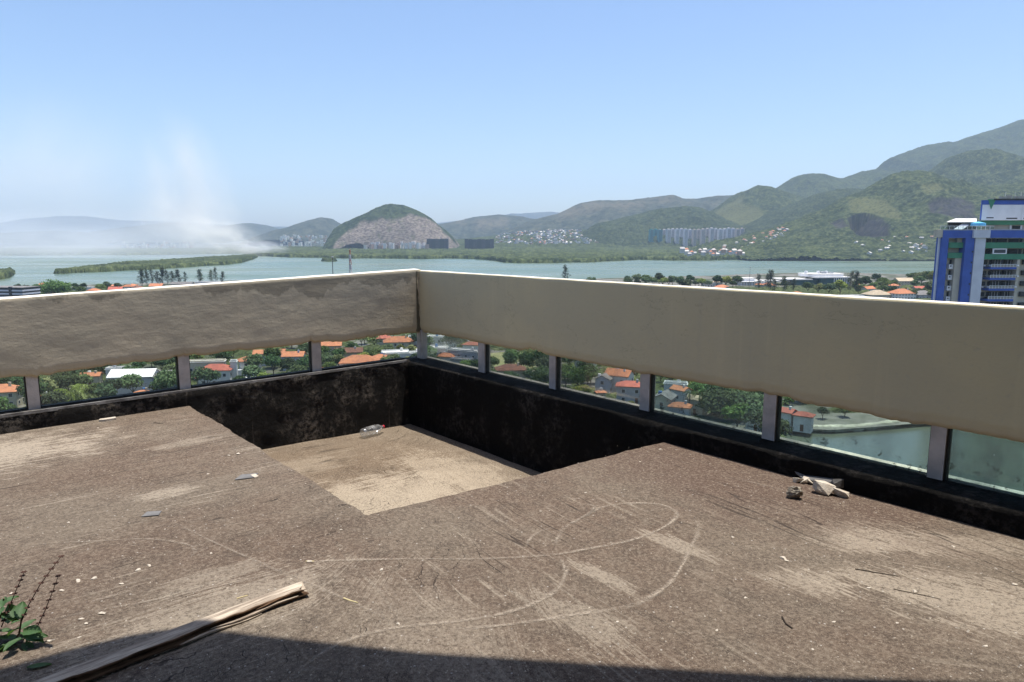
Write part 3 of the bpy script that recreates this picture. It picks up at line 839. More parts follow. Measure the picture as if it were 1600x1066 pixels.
# ---- hills from their ridge lines
hill_fn = []
def hill(sil, D, front, back, cx, cyy, mat, seed, tree=(4.0, 14.0), relief=0.13, spur=0.3, power=1.7, rock=None, grass=None, base=-1.0, wob=0.0, carve=None, jit=1.0):
    sil = np.array(sil, float)
    X0, X1 = at_y(sil[0, 0], 375, D)[0], at_y(sil[-1, 0], 375, D)[0]
    sx = np.array([at_y(x, 375, D)[0] for x, _ in sil]); sz = np.array([at_y(800, y, D)[2] for _, y in sil])
    def ridge(X):
        return np.interp(X, sx, sz)
    def height(X, Y, trees=True):
        Dy = D + wob * (fbm(X / 500.0, X * 0, 3, seed + 40) - 0.5)
        tt = (Y - Dy) / np.where(Y < Dy, front, back)
        sp = (fbm(X / (front * 0.55), Y / (front * 1.6), 4, seed) - 0.5) * 2
        ta = np.abs(tt) * (1 + spur * sp)
        H = ridge(X + sp * 0.06 * front * np.clip(np.abs(tt) * 3, 0, 1))
        pr = 1 - np.clip(ta, 0, 1) ** power
        z = base + (H - base) * pr
        z = z + relief * np.clip(H - base, 0, None) * (fbm(X / (front * 0.16), Y / (front * 0.16), 5, seed + 7) - 0.5) * np.clip(np.abs(tt) * 4, 0.12, 1) * np.clip((1 - ta) * 3, 0, 1)
        return z
    hill_fn.append(height)
    nx = int((X1 - X0) / cx) + 1; ny = int((front + back) / cyy) + 1
    xs = np.linspace(X0, X1, nx); ys = np.linspace(D - front, D + back, ny)
    Xg, Yg = np.meshgrid(xs, ys)
    Z = height(Xg, Yg)
    rk = np.zeros(Z.shape); gr = np.zeros(Z.shape)
    if rock or grass:
        px, py = to_px(np.stack([Xg, Yg, Z], -1))
        jx = (fbm(Xg / 110, Yg / 110, 5, seed + 60) - 0.5) * 38 * jit; jy = (fbm(Xg / 110, Yg / 110, 5, seed + 61) - 0.5) * 22 * jit
        for pl in (rock or []): rk = np.maximum(rk, in_poly(px + jx, py + jy, pl).astype(float) * (Yg < D + back * 0.1))
        for pl in (grass or []): gr = np.maximum(gr, in_poly(px + jx, py + jy, pl).astype(float))
        if carve:
            cm_ = in_poly(px + jx * 0.25, py + jy * 0.25, carve)
            for i in range(cm_.shape[1]):
                rows = np.nonzero(cm_[:, i])[0]
                if len(rows) > 2:
                    j0, j1 = rows[0], rows[-1]
                    Z[j0:j1 + 1, i] = Z[j0, i] + 2.0 * vnoise(np.arange(j1 + 1 - j0) * 0.5, np.full(j1 + 1 - j0, i * 0.3), 3)
                    rk[j0:j1 + 2, i] = 1
        for _ in range(2 if carve else 5):
            for A in (rk, gr): A[1:-1, 1:-1] = (A[1:-1, 1:-1] * 2 + A[:-2, 1:-1] + A[2:, 1:-1] + A[1:-1, :-2] + A[1:-1, 2:]) / 6
    amp = tree[0] * (1 - rk) * (1 - 0.85 * gr)
    Z = Z + amp * (crowns(Xg, Yg, tree[1], seed + 3) + 0.6 * crowns(Xg, Yg, tree[1] * 0.55, seed + 4)) * (fbm(Xg / 120, Yg / 120, 3, seed + 8) * 1.3)
    Z = Z + (0 if carve else 1) * rk * (fbm(Xg / 40, Yg / 40, 5, seed + 9) - 0.5) * 16
    me = arr_mesh("hill", np.stack([Xg, Yg, Z], -1), grid_faces(ny, nx), mat, False, {"rock": rk, "grass": gr})
    return tag(link("hill", me), kind="structure")

LOW = 396
# very far pale ranges
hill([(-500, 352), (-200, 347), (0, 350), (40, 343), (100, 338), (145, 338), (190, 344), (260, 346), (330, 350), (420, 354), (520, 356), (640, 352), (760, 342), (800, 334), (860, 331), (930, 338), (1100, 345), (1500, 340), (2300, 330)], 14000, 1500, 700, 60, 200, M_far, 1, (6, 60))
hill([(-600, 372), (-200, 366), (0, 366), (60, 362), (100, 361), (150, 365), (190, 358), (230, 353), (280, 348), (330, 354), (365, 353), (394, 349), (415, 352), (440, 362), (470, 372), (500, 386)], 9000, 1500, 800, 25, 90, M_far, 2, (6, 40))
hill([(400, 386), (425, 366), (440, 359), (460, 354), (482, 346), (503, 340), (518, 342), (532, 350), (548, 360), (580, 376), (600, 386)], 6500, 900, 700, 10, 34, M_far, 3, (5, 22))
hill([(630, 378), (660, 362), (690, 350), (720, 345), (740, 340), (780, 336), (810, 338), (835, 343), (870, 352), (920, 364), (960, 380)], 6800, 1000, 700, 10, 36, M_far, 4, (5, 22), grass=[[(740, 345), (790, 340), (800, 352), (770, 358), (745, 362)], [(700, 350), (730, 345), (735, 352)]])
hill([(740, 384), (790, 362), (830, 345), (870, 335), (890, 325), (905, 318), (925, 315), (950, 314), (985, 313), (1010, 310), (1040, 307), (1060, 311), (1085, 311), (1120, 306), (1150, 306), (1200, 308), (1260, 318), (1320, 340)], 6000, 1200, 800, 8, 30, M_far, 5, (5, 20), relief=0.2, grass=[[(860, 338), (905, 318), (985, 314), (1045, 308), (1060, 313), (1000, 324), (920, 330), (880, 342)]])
# long mountains on the right
hill([(1300, 330), (1340, 296), (1360, 276), (1372, 262), (1380, 250), (1400, 241), (1430, 230), (1450, 226), (1470, 227), (1500, 215), (1540, 202), (1570, 190), (1600, 186), (1660, 172), (1760, 160), (1900, 175), (2150, 230)], 6000, 1700, 900, 9, 24, M_scrub, 6, (10, 34), relief=0.16, spur=0.35)
hill([(1120, 350), (1160, 330), (1190, 308), (1200, 300), (1215, 291), (1235, 278), (1255, 273), (1275, 274), (1300, 281), (1310, 280), (1340, 269), (1360, 266), (1372, 268), (1400, 277), (1460, 300), (1560, 330)], 5400, 1100, 700, 8, 22, M_scrub, 7, (9, 30))
hill([(1050, 372), (1085, 350), (1105, 335), (1130, 318), (1150, 303), (1165, 298), (1180, 291), (1195, 292), (1210, 297), (1225, 303), (1250, 312), (1300, 330), (1360, 352)], 4300, 800, 600, 6, 14, M_scrub, 8, (8, 22), grass=[[(1100, 345), (1130, 320), (1152, 304), (1170, 302), (1160, 318), (1200, 330), (1190, 352), (1130, 356)]])
hill([(900, 372), (930, 352), (960, 345), (1000, 335), (1030, 328), (1070, 324), (1090, 326), (1110, 333), (1130, 345), (1160, 358), (1190, 374)], 4000, 600, 500, 5, 12, M_forest, 9, (10, 20))
hill([(1120, 380), (1165, 354), (1200, 335), (1240, 318), (1270, 305), (1300, 297), (1340, 298), (1370, 303), (1420, 320), (1480, 345)], 3700, 700, 500, 5, 12, M_forest, 10, (9, 18))
hill([(1380, 330), (1430, 292), (1450, 270), (1475, 248), (1500, 238), (1520, 237), (1550, 246), (1580, 258), (1600, 262), (1680, 262), (1800, 275), (1950, 320)], 3700, 900, 600, 5, 12, M_scrub, 11, (10, 20), relief=0.18)
# the near hill with the quarry faces
H_near = [(1070, 398), (1110, 384), (1150, 374), (1200, 360), (1250, 343), (1290, 325), (1320, 308), (1345, 300), (1365, 288), (1385, 276), (1405, 270), (1430, 270), (1450, 275), (1470, 283), (1500, 292), (1560, 292), (1620, 285), (1700, 290), (1850, 310), (2050, 360)]
hill(H_near, 2750, 760, 500, 3.6, 5.5, M_scrub, 12, (9, 15), relief=0.26, spur=0.3, power=1.35,
     carve=[(1327, 342), (1337, 336), (1360, 335), (1378, 342), (1389, 356), (1388, 372), (1370, 374), (1345, 372), (1330, 358)], jit=0.5,
     rock=[[(1452, 318), (1465, 310), (1490, 310), (1520, 318), (1530, 345), (1500, 345), (1470, 332), (1452, 332)], [(1300, 350), (1320, 342), (1328, 352), (1310, 360)]],
     grass=[[(1325, 315), (1350, 311), (1385, 314), (1400, 330), (1410, 345), (1388, 342), (1360, 332), (1330, 332)], [(1440, 290), (1470, 285), (1480, 296), (1450, 305)]])
# granite dome by the lagoon
hill([(521, 391), (524, 382), (527, 371), (529, 364), (532, 357), (545, 348), (560, 342), (575, 334), (590, 326), (605, 321.5), (618, 320), (632, 321), (645, 326), (660, 333), (675, 343), (685, 352), (700, 363), (711, 374), (719, 386)], 3600, 330, 260, 3.2, 4.5, M_granite, 13, (4, 11), relief=0.12, spur=0.15, power=2.4,
     rock=[[(516, 392), (532, 370), (560, 357), (572, 346), (590, 341), (615, 342), (640, 336), (660, 340), (680, 348), (694, 362), (712, 374), (735, 392)]],
     grass=[])
# low rise carrying the dense hillside settlement
def rise(X, Y): return 2 + 0 * X
FAV = [(640, 384), (700, 376), (760, 370), (820, 363), (870, 361), (920, 359), (965, 361), (1010, 367), (1060, 374), (1120, 384)]
hill(FAV, 4300, 1100, 400, 8, 16, M_scrub, 14, (3, 14), relief=0.03, spur=0.05, power=1.25)
fav_fn = hill_fn[-1]; near_fn = hill_fn[11]
wood_fn = hill_fn[8]

# ---- mangrove flats and islands: canopies as joined lumps
M_mangrove = forest_material("mangrove", (0.030, 0.044, 0.018), (0.052, 0.068, 0.026), (0.088, 0.105, 0.042), scale=0.012)
def canopy(shore, far, nx, ny, hgt, seed, label, slope=0.0, lump=11.0, mat=M_mangrove, edge=1.0):
    sh = np.array(shore, float)
    xs = np.linspace(sh[0, 0], sh[-1, 0], nx)
    Ys = np.array([at_z(x, np.interp(x, sh[:, 0], sh[:, 1]), 0)[1] for x in xs])
    Ys = Ys + (fbm(xs * 0.06, xs * 0, 4, seed) - 0.5) * 60 * edge + (fbm(xs * 0.35, xs * 0, 3, seed + 2) - 0.5) * 24 * edge
    if callable(far): Yf = np.array([far(x, y0) for x, y0 in zip(xs, Ys)])
    else: Yf = Ys + far
    q = np.linspace(0, 1, ny) ** 1.35
    Yg = Ys[None, :] + (Yf - Ys)[None, :] * q[:, None]
    Xg = (xs[None, :] - 800) / FPX * math.cos(PITCH) * Yg
    d = Yg - Ys[None, :]; de = (Yf[None, :] - Yg)
    rise_ = np.clip(d / 7.0, 0, 1) * np.clip(de / 7.0, 0, 1)
    ex = np.clip(np.minimum(np.arange(nx), np.arange(nx)[::-1]) / 6.0, 0, 1)[None, :]
    Z = -0.3 + rise_ * ex * (hgt * (0.45 + 0.75 * fbm(Xg / 70, Yg / 110, 4, seed + 5)) + hgt * 0.55 * crowns(Xg, Yg, lump, seed) + hgt * 0.3 * crowns(Xg, Yg, lump * 0.5, seed + 1)) + slope * np.clip(d, 0, None)
    me = arr_mesh("mangrove", np.stack([Xg, Yg, Z], -1), grid_faces(ny, nx), mat, False, {"rock": np.zeros(nx * ny), "grass": np.zeros(nx * ny)})
    o = link("mangrove_forest", me)
    return tag(o, label=label, kind="stuff")
canopy([(385, 401), (400, 400.5), (450, 402), (500, 403), (540, 404), (600, 404), (660, 405), (700, 404), (740, 405), (770, 407), (788, 410.5), (800, 411.5), (840, 411.5), (870, 411), (930, 410), (960, 408), (1000, 406), (1050, 407), (1110, 407), (1150, 406), (1200, 406), (1300, 406), (1400, 405), (1470, 404.5), (1600, 404), (1750, 404), (2100, 404)],
       lambda x, y: max(y + 200, 3900 if x < 1060 else (3900 - (x - 1060) * 8)), 1150, 90, 8.5, 21, "dense green mangrove flats along the far shore of the lagoon", slope=0.009)
canopy([(78, 428.5), (130, 426), (200, 423), (250, 420), (300, 417), (350, 414), (375, 411), (392, 406), (402, 402)], lambda x, y: y + 40 + (x - 78) * 2.2, 500, 22, 6.5, 22, "long low mangrove island below the smoke", lump=8, edge=0.6)
canopy([(500, 408.5), (510, 409), (518, 409), (526, 408.5)], 60, 60, 10, 7.5, 23, "small green islet in the lagoon", edge=0.25, lump=8)
canopy([(-200, 440), (-60, 438), (0, 437), (10, 434), (19, 428)], 180, 160, 16, 7, 24, "dark wooded headland at the left edge of the lagoon", edge=0.5)
canopy([(-300, 401), (-50, 400), (100, 399), (200, 399), (300, 398), (400, 396), (450, 396)], 1100, 420, 26, 7, 25, "smoke veiled mangrove shore at the far left", slope=0.006)
# shore band of scrub at the near edge of the lagoon, mostly behind the parapet
M_shorescrub = forest_material("shore_scrub", (0.04, 0.058, 0.022), (0.07, 0.09, 0.03), (0.12, 0.135, 0.055), scale=0.03)
canopy([(345, 441.5), (400, 440), (450, 439), (470, 440), (500, 441), (560, 441)], -60, 200, 12, 7, 26, "low green scrub on the near shore behind the left parapet", mat=M_shorescrub, edge=0.1, lump=7)
canopy([(962, 438.6), (1020, 437.6), (1100, 435.6), (1152, 433.4)], -90, 190, 14, 7, 27, "low green scrub on the near shore above the right coping", mat=M_shorescrub, edge=0.1, lump=7)
canopy([(1326, 429.6), (1400, 431.4), (1470, 431.4), (1560, 432)], -150, 200, 18, 8, 28, "green thicket on the right shore before the blue tower", mat=M_shorescrub, edge=0.1, lump=8)
canopy([(15, 452.4), (60, 451), (130, 449.5), (215, 447.5)], -60, 190, 12, 6, 29, "low green scrub along the left lagoon shore", mat=M_shorescrub, edge=0.1, lump=7)
ORD = ["first", "second", "third", "fourth", "fifth", "sixth", "seventh", "eighth", "ninth", "tenth", "eleventh", "twelfth", "thirteenth", "fourteenth", "fifteenth", "sixteenth", "seventeenth", "eighteenth", "nineteenth", "twentieth", "twenty first", "twenty second"]
# ------------------------------------------------------------------ trees
def leaf_mat(name, c, trans=0.25):
    m, t, out = new_mat(name)
    co = objco(t)
    oi = nd(t, "ObjectInfo").outputs["Random"]
    n1 = noise(t, co, 0.9, 4.0)
    k = mixc(t, ramp(t, n1, 0.35, 0.65), c, tuple(v * 1.55 for v in c))
    k = nd(t, "HueSaturation", None, Hue=ramp(t, oi, 0, 1, 0.475, 0.52), Saturation=ramp(t, math_(t, 'FRACT', math_(t, 'MULTIPLY', oi, 3.7)), 0, 1, 0.75, 1.1), Value=ramp(t, math_(t, 'FRACT', math_(t, 'MULTIPLY', oi, 9.1)), 0, 1, 0.7, 1.45), Color=k).outputs[0]
    d = nd(t, "BsdfDiffuse", None, Color=k); tl = nd(t, "BsdfTranslucent", None, Color=k)
    s = nd(t, "MixShader", None, i0=trans, i1=d, i2=tl)
    t.links.new(s.outputs[0], out.inputs[0])
    return m
M_leaf = leaf_mat("broad_leaves", (0.072, 0.108, 0.040))
M_leafd = leaf_mat("dark_leaves", (0.046, 0.074, 0.034))
M_leafy = leaf_mat("yellowish_leaves", (0.135, 0.160, 0.050))
M_needle = leaf_mat("grey_green_needles", (0.048, 0.062, 0.036))
M_palm = leaf_mat("palm_leaves", (0.07, 0.095, 0.03))
M_bark = simple("bark", (0.13, 0.10, 0.075), 0.95, 0.35, 2.0)

def leaf_quads(P, N, size, r):
    """one tilted quad per point"""
    n = len(P)
    N = N / (np.linalg.norm(N, axis=1)[:, None] + 1e-9)
    a = np.cross(N, r.normal(size=(n, 3))); a /= np.linalg.norm(a, axis=1)[:, None] + 1e-9
    b = np.cross(N, a)
    s = (size * (0.6 + 0.8 * r.rand(n)))[:, None]
    V = np.stack([P - a * s - b * s * 0.55, P + a * s - b * s * 0.55, P + a * s * 0.75 + b * s * 0.55, P - a * s * 0.75 + b * s * 0.55], 1)
    return V.reshape(-1, 3), np.arange(4 * n).reshape(n, 4)

def broad_crown(seed, h, rad, clumps, per, leaf, flat=0.62, low=0.35):
    r = np.random.RandomState(seed)
    P, N = [], []
    for k in range(clumps):
        u = r.normal(size=3); u /= np.linalg.norm(u); u[2] = abs(u[2]) * 0.9 - 0.18
        c = np.array([0, 0, h * low + (h * (1 - low)) * 0.42]) + u * np.array([rad * 0.72, rad * 0.72, h * (1 - low) * 0.46 * flat / 0.62]) * (0.45 + 0.55 * r.rand())
        cr = rad * (0.26 + 0.2 * r.rand())
        d = r.normal(size=(per, 3)); d /= np.linalg.norm(d, axis=1)[:, None]
        P.append(c + d * cr * (0.55 + 0.5 * r.rand(per, 1)) * np.array([1, 1, 0.75])); N.append(d + r.normal(size=(per, 3)) * 0.55 + np.array([0, 0, 0.35]))
    return leaf_quads(np.vstack(P), np.vstack(N), leaf, r)

def trunk_mesh(name, seed, h, r0, limbs, spread):
    r = random.Random(seed); b = MB()
    b.tube([(0, 0, -0.3), (r.uniform(-.1, .1), r.uniform(-.1, .1), h * 0.5), (r.uniform(-.3, .3), r.uniform(-.3, .3), h)], [r0 * 1.3, r0, r0 * 0.7], 7)
    for k in range(limbs):
        a = 2 * math.pi * (k + r.random() * 0.6) / limbs
        b.tube([(0, 0, h * 0.8), (math.cos(a) * spread * 0.5, math.sin(a) * spread * 0.5, h * 1.35), (math.cos(a) * spread, math.sin(a) * spread, h * 1.75)], [r0 * 0.55, r0 * 0.4, r0 * 0.15], 5)
    return b.mesh(name, M_bark)

def casuarina_crown(seed, h, rad):
    r = np.random.RandomState(seed); P, N = [], []
    for k in range(34):
        z = h * (0.16 + 0.84 * (k / 33.0)); a = r.rand() * 6.28
        L = rad * (1 - 0.72 * (z / h) ** 1.5) * (0.45 + 0.7 * r.rand())
        n = 30
        s = r.rand(n) ** 0.7
        p = np.stack([np.cos(a) * L * s, np.sin(a) * L * s, z + 0.5 * L * s + 0 * s], 1) + r.normal(size=(n, 3)) * np.array([0.6, 0.6, 0.5])
        P.append(p); N.append(r.normal(size=(n, 3)))
    return leaf_quads(np.vstack(P), np.vstack(N), 0.27, r)

def palm_crown(seed, h, L):
    r = random.Random(seed); V = []; Fq = []
    for k in range(17):
        a = k * 2.4 + r.uniform(-.2, .2); el = r.uniform(0.1, 1.15); n = 9
        pos = Vector((0, 0, h)); ang = el
        for i in range(n):
            st = Vector((math.cos(a) * math.cos(ang), math.sin(a) * math.cos(ang), math.sin(ang))) * (L / n)
            nxt = pos + st; ang -= 0.24
            sd = Vector((-math.sin(a), math.cos(a), 0))
            wd = L * 0.17 * math.sin(math.pi * (i + 0.8) / (n + 0.8))
            for s in (-1, 1):
                b0 = len(V)
                tip = (pos + nxt) / 2 + sd * s * wd - Vector((0, 0, wd * 0.75)) + st * 0.5
                V += [pos[:], nxt[:], tip[:], ((pos * 0.6 + nxt * 0.4) + (tip - pos) * 0.5)[:]]
                Fq.append((b0, b0 + 1, b0 + 2, b0 + 3))
            pos = nxt
    return np.array(V), np.array(Fq)

KIND = {}
def reg(kind, crown, trunk): KIND[kind] = (crown, trunk)
for i, (sd, h, rad, cl, per, lf, mt) in enumerate([(1, 9.5, 5.2, 26, 60, 0.36, M_leaf), (2, 8.0, 5.0, 22, 62, 0.36, M_leaf), (3, 11.5, 5.0, 28, 60, 0.36, M_leafd), (4, 7.0, 3.8, 18, 60, 0.32, M_leafy), (5, 8.5, 4.4, 20, 60, 0.34, M_leafd), (6, 3.4, 2.3, 10, 50, 0.24, M_leaf), (7, 9.0, 8.5, 34, 70, 0.42, M_leaf)]):
    V, Fq = broad_crown(sd, h, rad, cl, per, lf, 0.62 if i != 6 else 0.5, 0.3 if i != 5 else 0.08)
    reg("broad%d" % i, arr_mesh("crown", V, Fq, mt), trunk_mesh("trunk", sd, h * 0.34, 0.22 if h > 5 else 0.08, 5, rad * 0.55))
for i, (h, rad) in enumerate([(15, 5.2), (12, 4.8), (17, 5.6)]):
    V, Fq = casuarina_crown(50 + i, h, rad)
    reg("casuarina%d" % i, arr_mesh("crown", V, Fq, M_needle), trunk_mesh("trunk", 60 + i, h * 0.55, 0.2, 4, 0.8))
for i, h in enumerate((7.0, 10.0)):
    V, Fq = palm_crown(70 + i, h, 3.0)
    b = MB(); b.tube([(0.1, 0, -0.3), (0.25, 0.1, h * 0.5), (0, 0, h)], [0.24, 0.17, 0.14], 8)
    reg("palm%d" % i, arr_mesh("crown", V, Fq, M_palm), b.mesh("trunk", M_bark))
V, Fq = palm_crown(90, 1.2, 5.2); V2, F2 = palm_crown(91, 2.6, 4.6)
reg("clump_palm", arr_mesh("crown", np.vstack([V, V2]), np.vstack([Fq, F2 + len(V)]), M_leafy), KIND["palm0"][1])

def tree(kind, x, y, z, s, label, group=None, name="tree", rz=None):
    o = empty(name, (x, y, z), random.random() * 6.28 if rz is None else rz, label=label, cat="palm" if "palm" in kind else "tree", group=group)
    o.scale = (s, s, s * random.uniform(0.9, 1.12))
    cr, tk = KIND[kind]
    link("crown", cr, o); 
    if kind != "clump_palm": link("trunk", tk, o)
    return o

# ------------------------------------------------------------------ houses
def roof_mat(name, c, c2, tile=True):
    m, t, out = new_mat(name)
    co = objco(t)
    n1 = noise(t, co, 0.6, 5.0); n2 = noise(t, co, 6.0, 4.0)
    k = mixc(t, ramp(t, n1, 0.35, 0.65), c, c2)
    k = mixc(t, ramp(t, n2, 0.55, 0.75, 0, 0.5), k, tuple(v * 0.6 for v in c2))
    oi = nd(t, "ObjectInfo").outputs["Random"]
    k = nd(t, "HueSaturation", None, Value=ramp(t, oi, 0, 1, 0.8, 1.15), Color=k).outputs[0]
    wv = nd(t, "TexWave", None, Vector=co, Scale=1.1, Distortion=0.4).outputs["Fac"] if tile else n2
    finish(t, out, k, 0.9, wv, 0.6, 0.08, 0.1)
    return m
M_tile = roof_mat("orange_roof_tile", (0.47, 0.195, 0.10), (0.35, 0.15, 0.09))
M_tiler = roof_mat("red_roof_tile", (0.40, 0.13, 0.09), (0.30, 0.10, 0.08))
M_tileb = roof_mat("brown_roof_tile", (0.24, 0.12, 0.085), (0.17, 0.09, 0.07))
M_slate = roof_mat("grey_roof", (0.20, 0.19, 0.18), (0.14, 0.135, 0.13))
M_beiger = roof_mat("beige_roof", (0.48, 0.40, 0.28), (0.38, 0.31, 0.22))
M_whiter = simple("white_roof_sheet", (0.74, 0.72, 0.68), 0.7, 0.14, 0.4)
M_wallw = simple("white_house_wall", (0.66, 0.65, 0.62), 0.85, 0.15, 0.5)
M_wallc = simple("cream_house_wall", (0.52, 0.47, 0.36), 0.85, 0.2, 0.5)
M_wallg = simple("grey_house_wall", (0.38, 0.39, 0.41), 0.85, 0.2, 0.5)
M_wallb = simple("bluish_house_wall", (0.42, 0.48, 0.58), 0.85, 0.2, 0.5)
M_wallbr = simple("raw_brick_wall", (0.30, 0.18, 0.13), 0.9, 0.3, 0.8)
m, t, out = new_mat("window_glass"); finish(t, out, (0.03, 0.045, 0.06), 0.12, spec=0.6); M_win = m
M_frame = simple("window_frame", (0.6, 0.59, 0.56), 0.6, 0.1)
M_door = simple("timber_door", (0.16, 0.08, 0.045), 0.7, 0.3)
W = dict(w=M_wallw, c=M_wallc, g=M_wallg, b=M_wallb, r=M_wallbr)
RF = dict(o=M_tile, r=M_tiler, n=M_tileb, s=M_slate, e=M_beiger, w=M_whiter)
win_me = MB().box(-0.55, 0.55, -0.03, 0.05, -0.6, 0.6).mesh("pane", M_win)
fr_me = MB()
for q in ((-0.68, 0.68, -0.06, 0.06, -0.72, -0.6), (-0.68, 0.68, -0.06, 0.06, 0.6, 0.72), (-0.68, -0.55, -0.06, 0.06, -0.6, 0.6), (0.55, 0.68, -0.06, 0.06, -0.6, 0.6)): fr_me.box(*q)
fr_me = fr_me.mesh("window", M_frame)
M_tank = simple("blue_water_tank", (0.06, 0.16, 0.36), 0.6, 0.2)
placed = []

def house(x, y, w, d, h, rot, roof, wall, rmat, label, z=CITY, rh=None, group=None, wins=True, ov=0.5, name="house"):
    o = empty(name, (x, y, z), rot, label=label, cat="house", group=group)
    wl = MB(); wl.box(-w / 2, w / 2, -d / 2, d / 2, -0.3, h)
    wm = wl.build("wall", W[wall], o)
    rb = MB(); a, b_ = w / 2 + ov, d / 2 + ov
    rh = rh or min(w, d) * 0.28
    if roof == "hip":
        k = max(a - b_, 0.05) if a >= b_ else 0.05
        k2 = max(b_ - a, 0.05) if b_ > a else 0.05
        vs = [(-a, -b_, h), (a, -b_, h), (a, b_, h), (-a, b_, h), (-a, -b_, h + 0.22), (a, -b_, h + 0.22), (a, b_, h + 0.22), (-a, b_, h + 0.22)]
        if a >= b_: vs += [(-k, 0, h + 0.2 + rh), (k, 0, h + 0.2 + rh)]; fs = [(4, 5, 9, 8), (5, 6, 9), (6, 7, 8, 9), (7, 4, 8)]
        else: vs += [(0, -k2, h + 0.2 + rh), (0, k2, h + 0.2 + rh)]; fs = [(4, 5, 8), (5, 6, 9, 8), (6, 7, 9), (7, 4, 8, 9)]
        rb.add(vs, fs + [(0, 1, 5, 4), (1, 2, 6, 5), (2, 3, 7, 6), (3, 0, 4, 7), (3, 2, 1, 0)])
    elif roof == "gable":
        vs = [(-a, -b_, h - 0.1), (a, -b_, h - 0.1), (a, b_, h - 0.1), (-a, b_, h - 0.1), (-a, 0, h + rh), (a, 0, h + rh)]
        up = [(v[0], v[1], v[2] + 0.24) for v in vs]
        rb.add(vs + up, [(1, 0, 4, 5), (3, 2, 5, 4), (6, 7, 11, 10), (8, 9, 10, 11), (0, 1, 7, 6), (2, 3, 9, 8), (1, 5, 11, 7), (5, 2, 8, 11), (0, 6, 10, 4), (4, 10, 9, 3)])
        for sx in (-1, 1):
            gm = MB()
            X = sx * (w / 2 - 0.002); X2 = sx * (w / 2 - 0.2)
            gm.add([(X, -d / 2, h), (X, d / 2, h), (X, 0, h + rh * 0.96), (X2, -d / 2, h), (X2, d / 2, h), (X2, 0, h + rh * 0.96)], [(0, 1, 2), (5, 4, 3), (0, 2, 5, 3), (1, 4, 5, 2)])
            gm.build("gable_wall", W[wall], o)
    elif roof == "shed":
        rb.add([(-a, -b_, h), (a, -b_, h), (a, b_, h), (-a, b_, h), (-a, -b_, h + 0.2), (a, -b_, h + 0.2), (a, b_, h + rh), (-a, b_, h + rh)], [(3, 2, 1, 0), (4, 5, 6, 7), (0, 1, 5, 4), (1, 2, 6, 5), (2, 3, 7, 6), (3, 0, 4, 7)])
    else:
        rb.box(-w / 2 - 0.25, w / 2 + 0.25, -d / 2 - 0.25, d / 2 + 0.25, h, h + 0.2)
        pb = MB()
        for q in ((-w / 2, w / 2, -d / 2, -d / 2 + 0.2), (-w / 2, w / 2, d / 2 - 0.2, d / 2), (-w / 2, -w / 2 + 0.2, -d / 2 + 0.2, d / 2 - 0.2), (w / 2 - 0.2, w / 2, -d / 2 + 0.2, d / 2 - 0.2)): pb.box(*q, h + 0.201, h + 0.75)
        pb.build("roof_parapet", W[wall], o)
    rf = rb.build("roof", RF[rmat], o)
    if wins:
        st = max(1, int(round(h / 3.0)))
        for s in range(st):
            zc = 1.55 + s * 2.9
            if zc > h - 0.7: continue
            for side in (0, 1, 2, 3):
                L = w if side in (0, 2) else d
                n = max(1, int(L / 3.4))
                for k in range(n):
                    u = (k + 0.5) / n * L - L / 2
                    if side == 0 and s == 0 and k == n // 2:
                        dr = MB(); dr.box(-0.5, 0.5, -0.06, 0.02, 0, 2.1); q = dr.build("door", M_door, o); q.location = (u, -d / 2 - 0.005, 0); continue
                    q = link("window", fr_me, o)
                    q.location = [(u, -d / 2, zc), (w / 2, u, zc), (u, d / 2, zc), (-w / 2, u, zc)][side]
                    q.rotation_euler = (0, 0, [0, math.pi / 2, math.pi, -math.pi / 2][side])
                    link("pane", win_me, q)
    hr = random.Random(int(x * 7 + y * 13))
    if wins and hr.random() < 0.55:
        tb = MB(); tx, ty = w * hr.uniform(-.25, .25), d * hr.uniform(.12, .3)
        zt_ = h + (0.25 if roof in ("flat", "shed") else rh * 0.35)
        tb.lathe([(0.01, zt_ + 1.5), (0.62, zt_ + 1.35), (0.7, zt_), (0.01, zt_ - 0.02)], 10, Matrix.Translation((tx, ty, 0))); tb.build("water_tank", hr.choice((M_tank, M_wallg, M_whiter)), o)
    if wins and roof in ("hip", "gable") and hr.random() < 0.5:
        tb = MB(); tb.box(w * 0.22, w * 0.22 + 0.7, -d * 0.18, -d * 0.18 + 0.7, h + rh * 0.3, h + rh + 0.9); tb.build("chimney", W[wall], o)
    if wins and hr.random() < 0.5:
        tb = MB(); ax = w * hr.uniform(-.3, .3); tb.tube([(ax, 0, h + rh * 0.5), (ax, 0, h + rh + 2.6)], 0.04, 4); tb.box(ax - 0.7, ax + 0.7, -0.03, 0.03, h + rh + 2.3, h + rh + 2.38); tb.build("antenna", M_slate, o)
    placed.append((x, y, 0.52 * math.hypot(w, d)))
    return o

def px_house(px, py, wpx, h, roof, wall, rmat, label, rot=0.0, dep=0.75, **kw):
    """a house whose roof shows round photo pixel (px, py), wpx wide"""
    p = at_z(px, py, CITY + h + 0.8)
    wm = wpx * p[1] / FPX * 1.04
    return house(p[0], p[1], wm, wm * dep, h, rot, roof, wall, rmat, label, **kw)

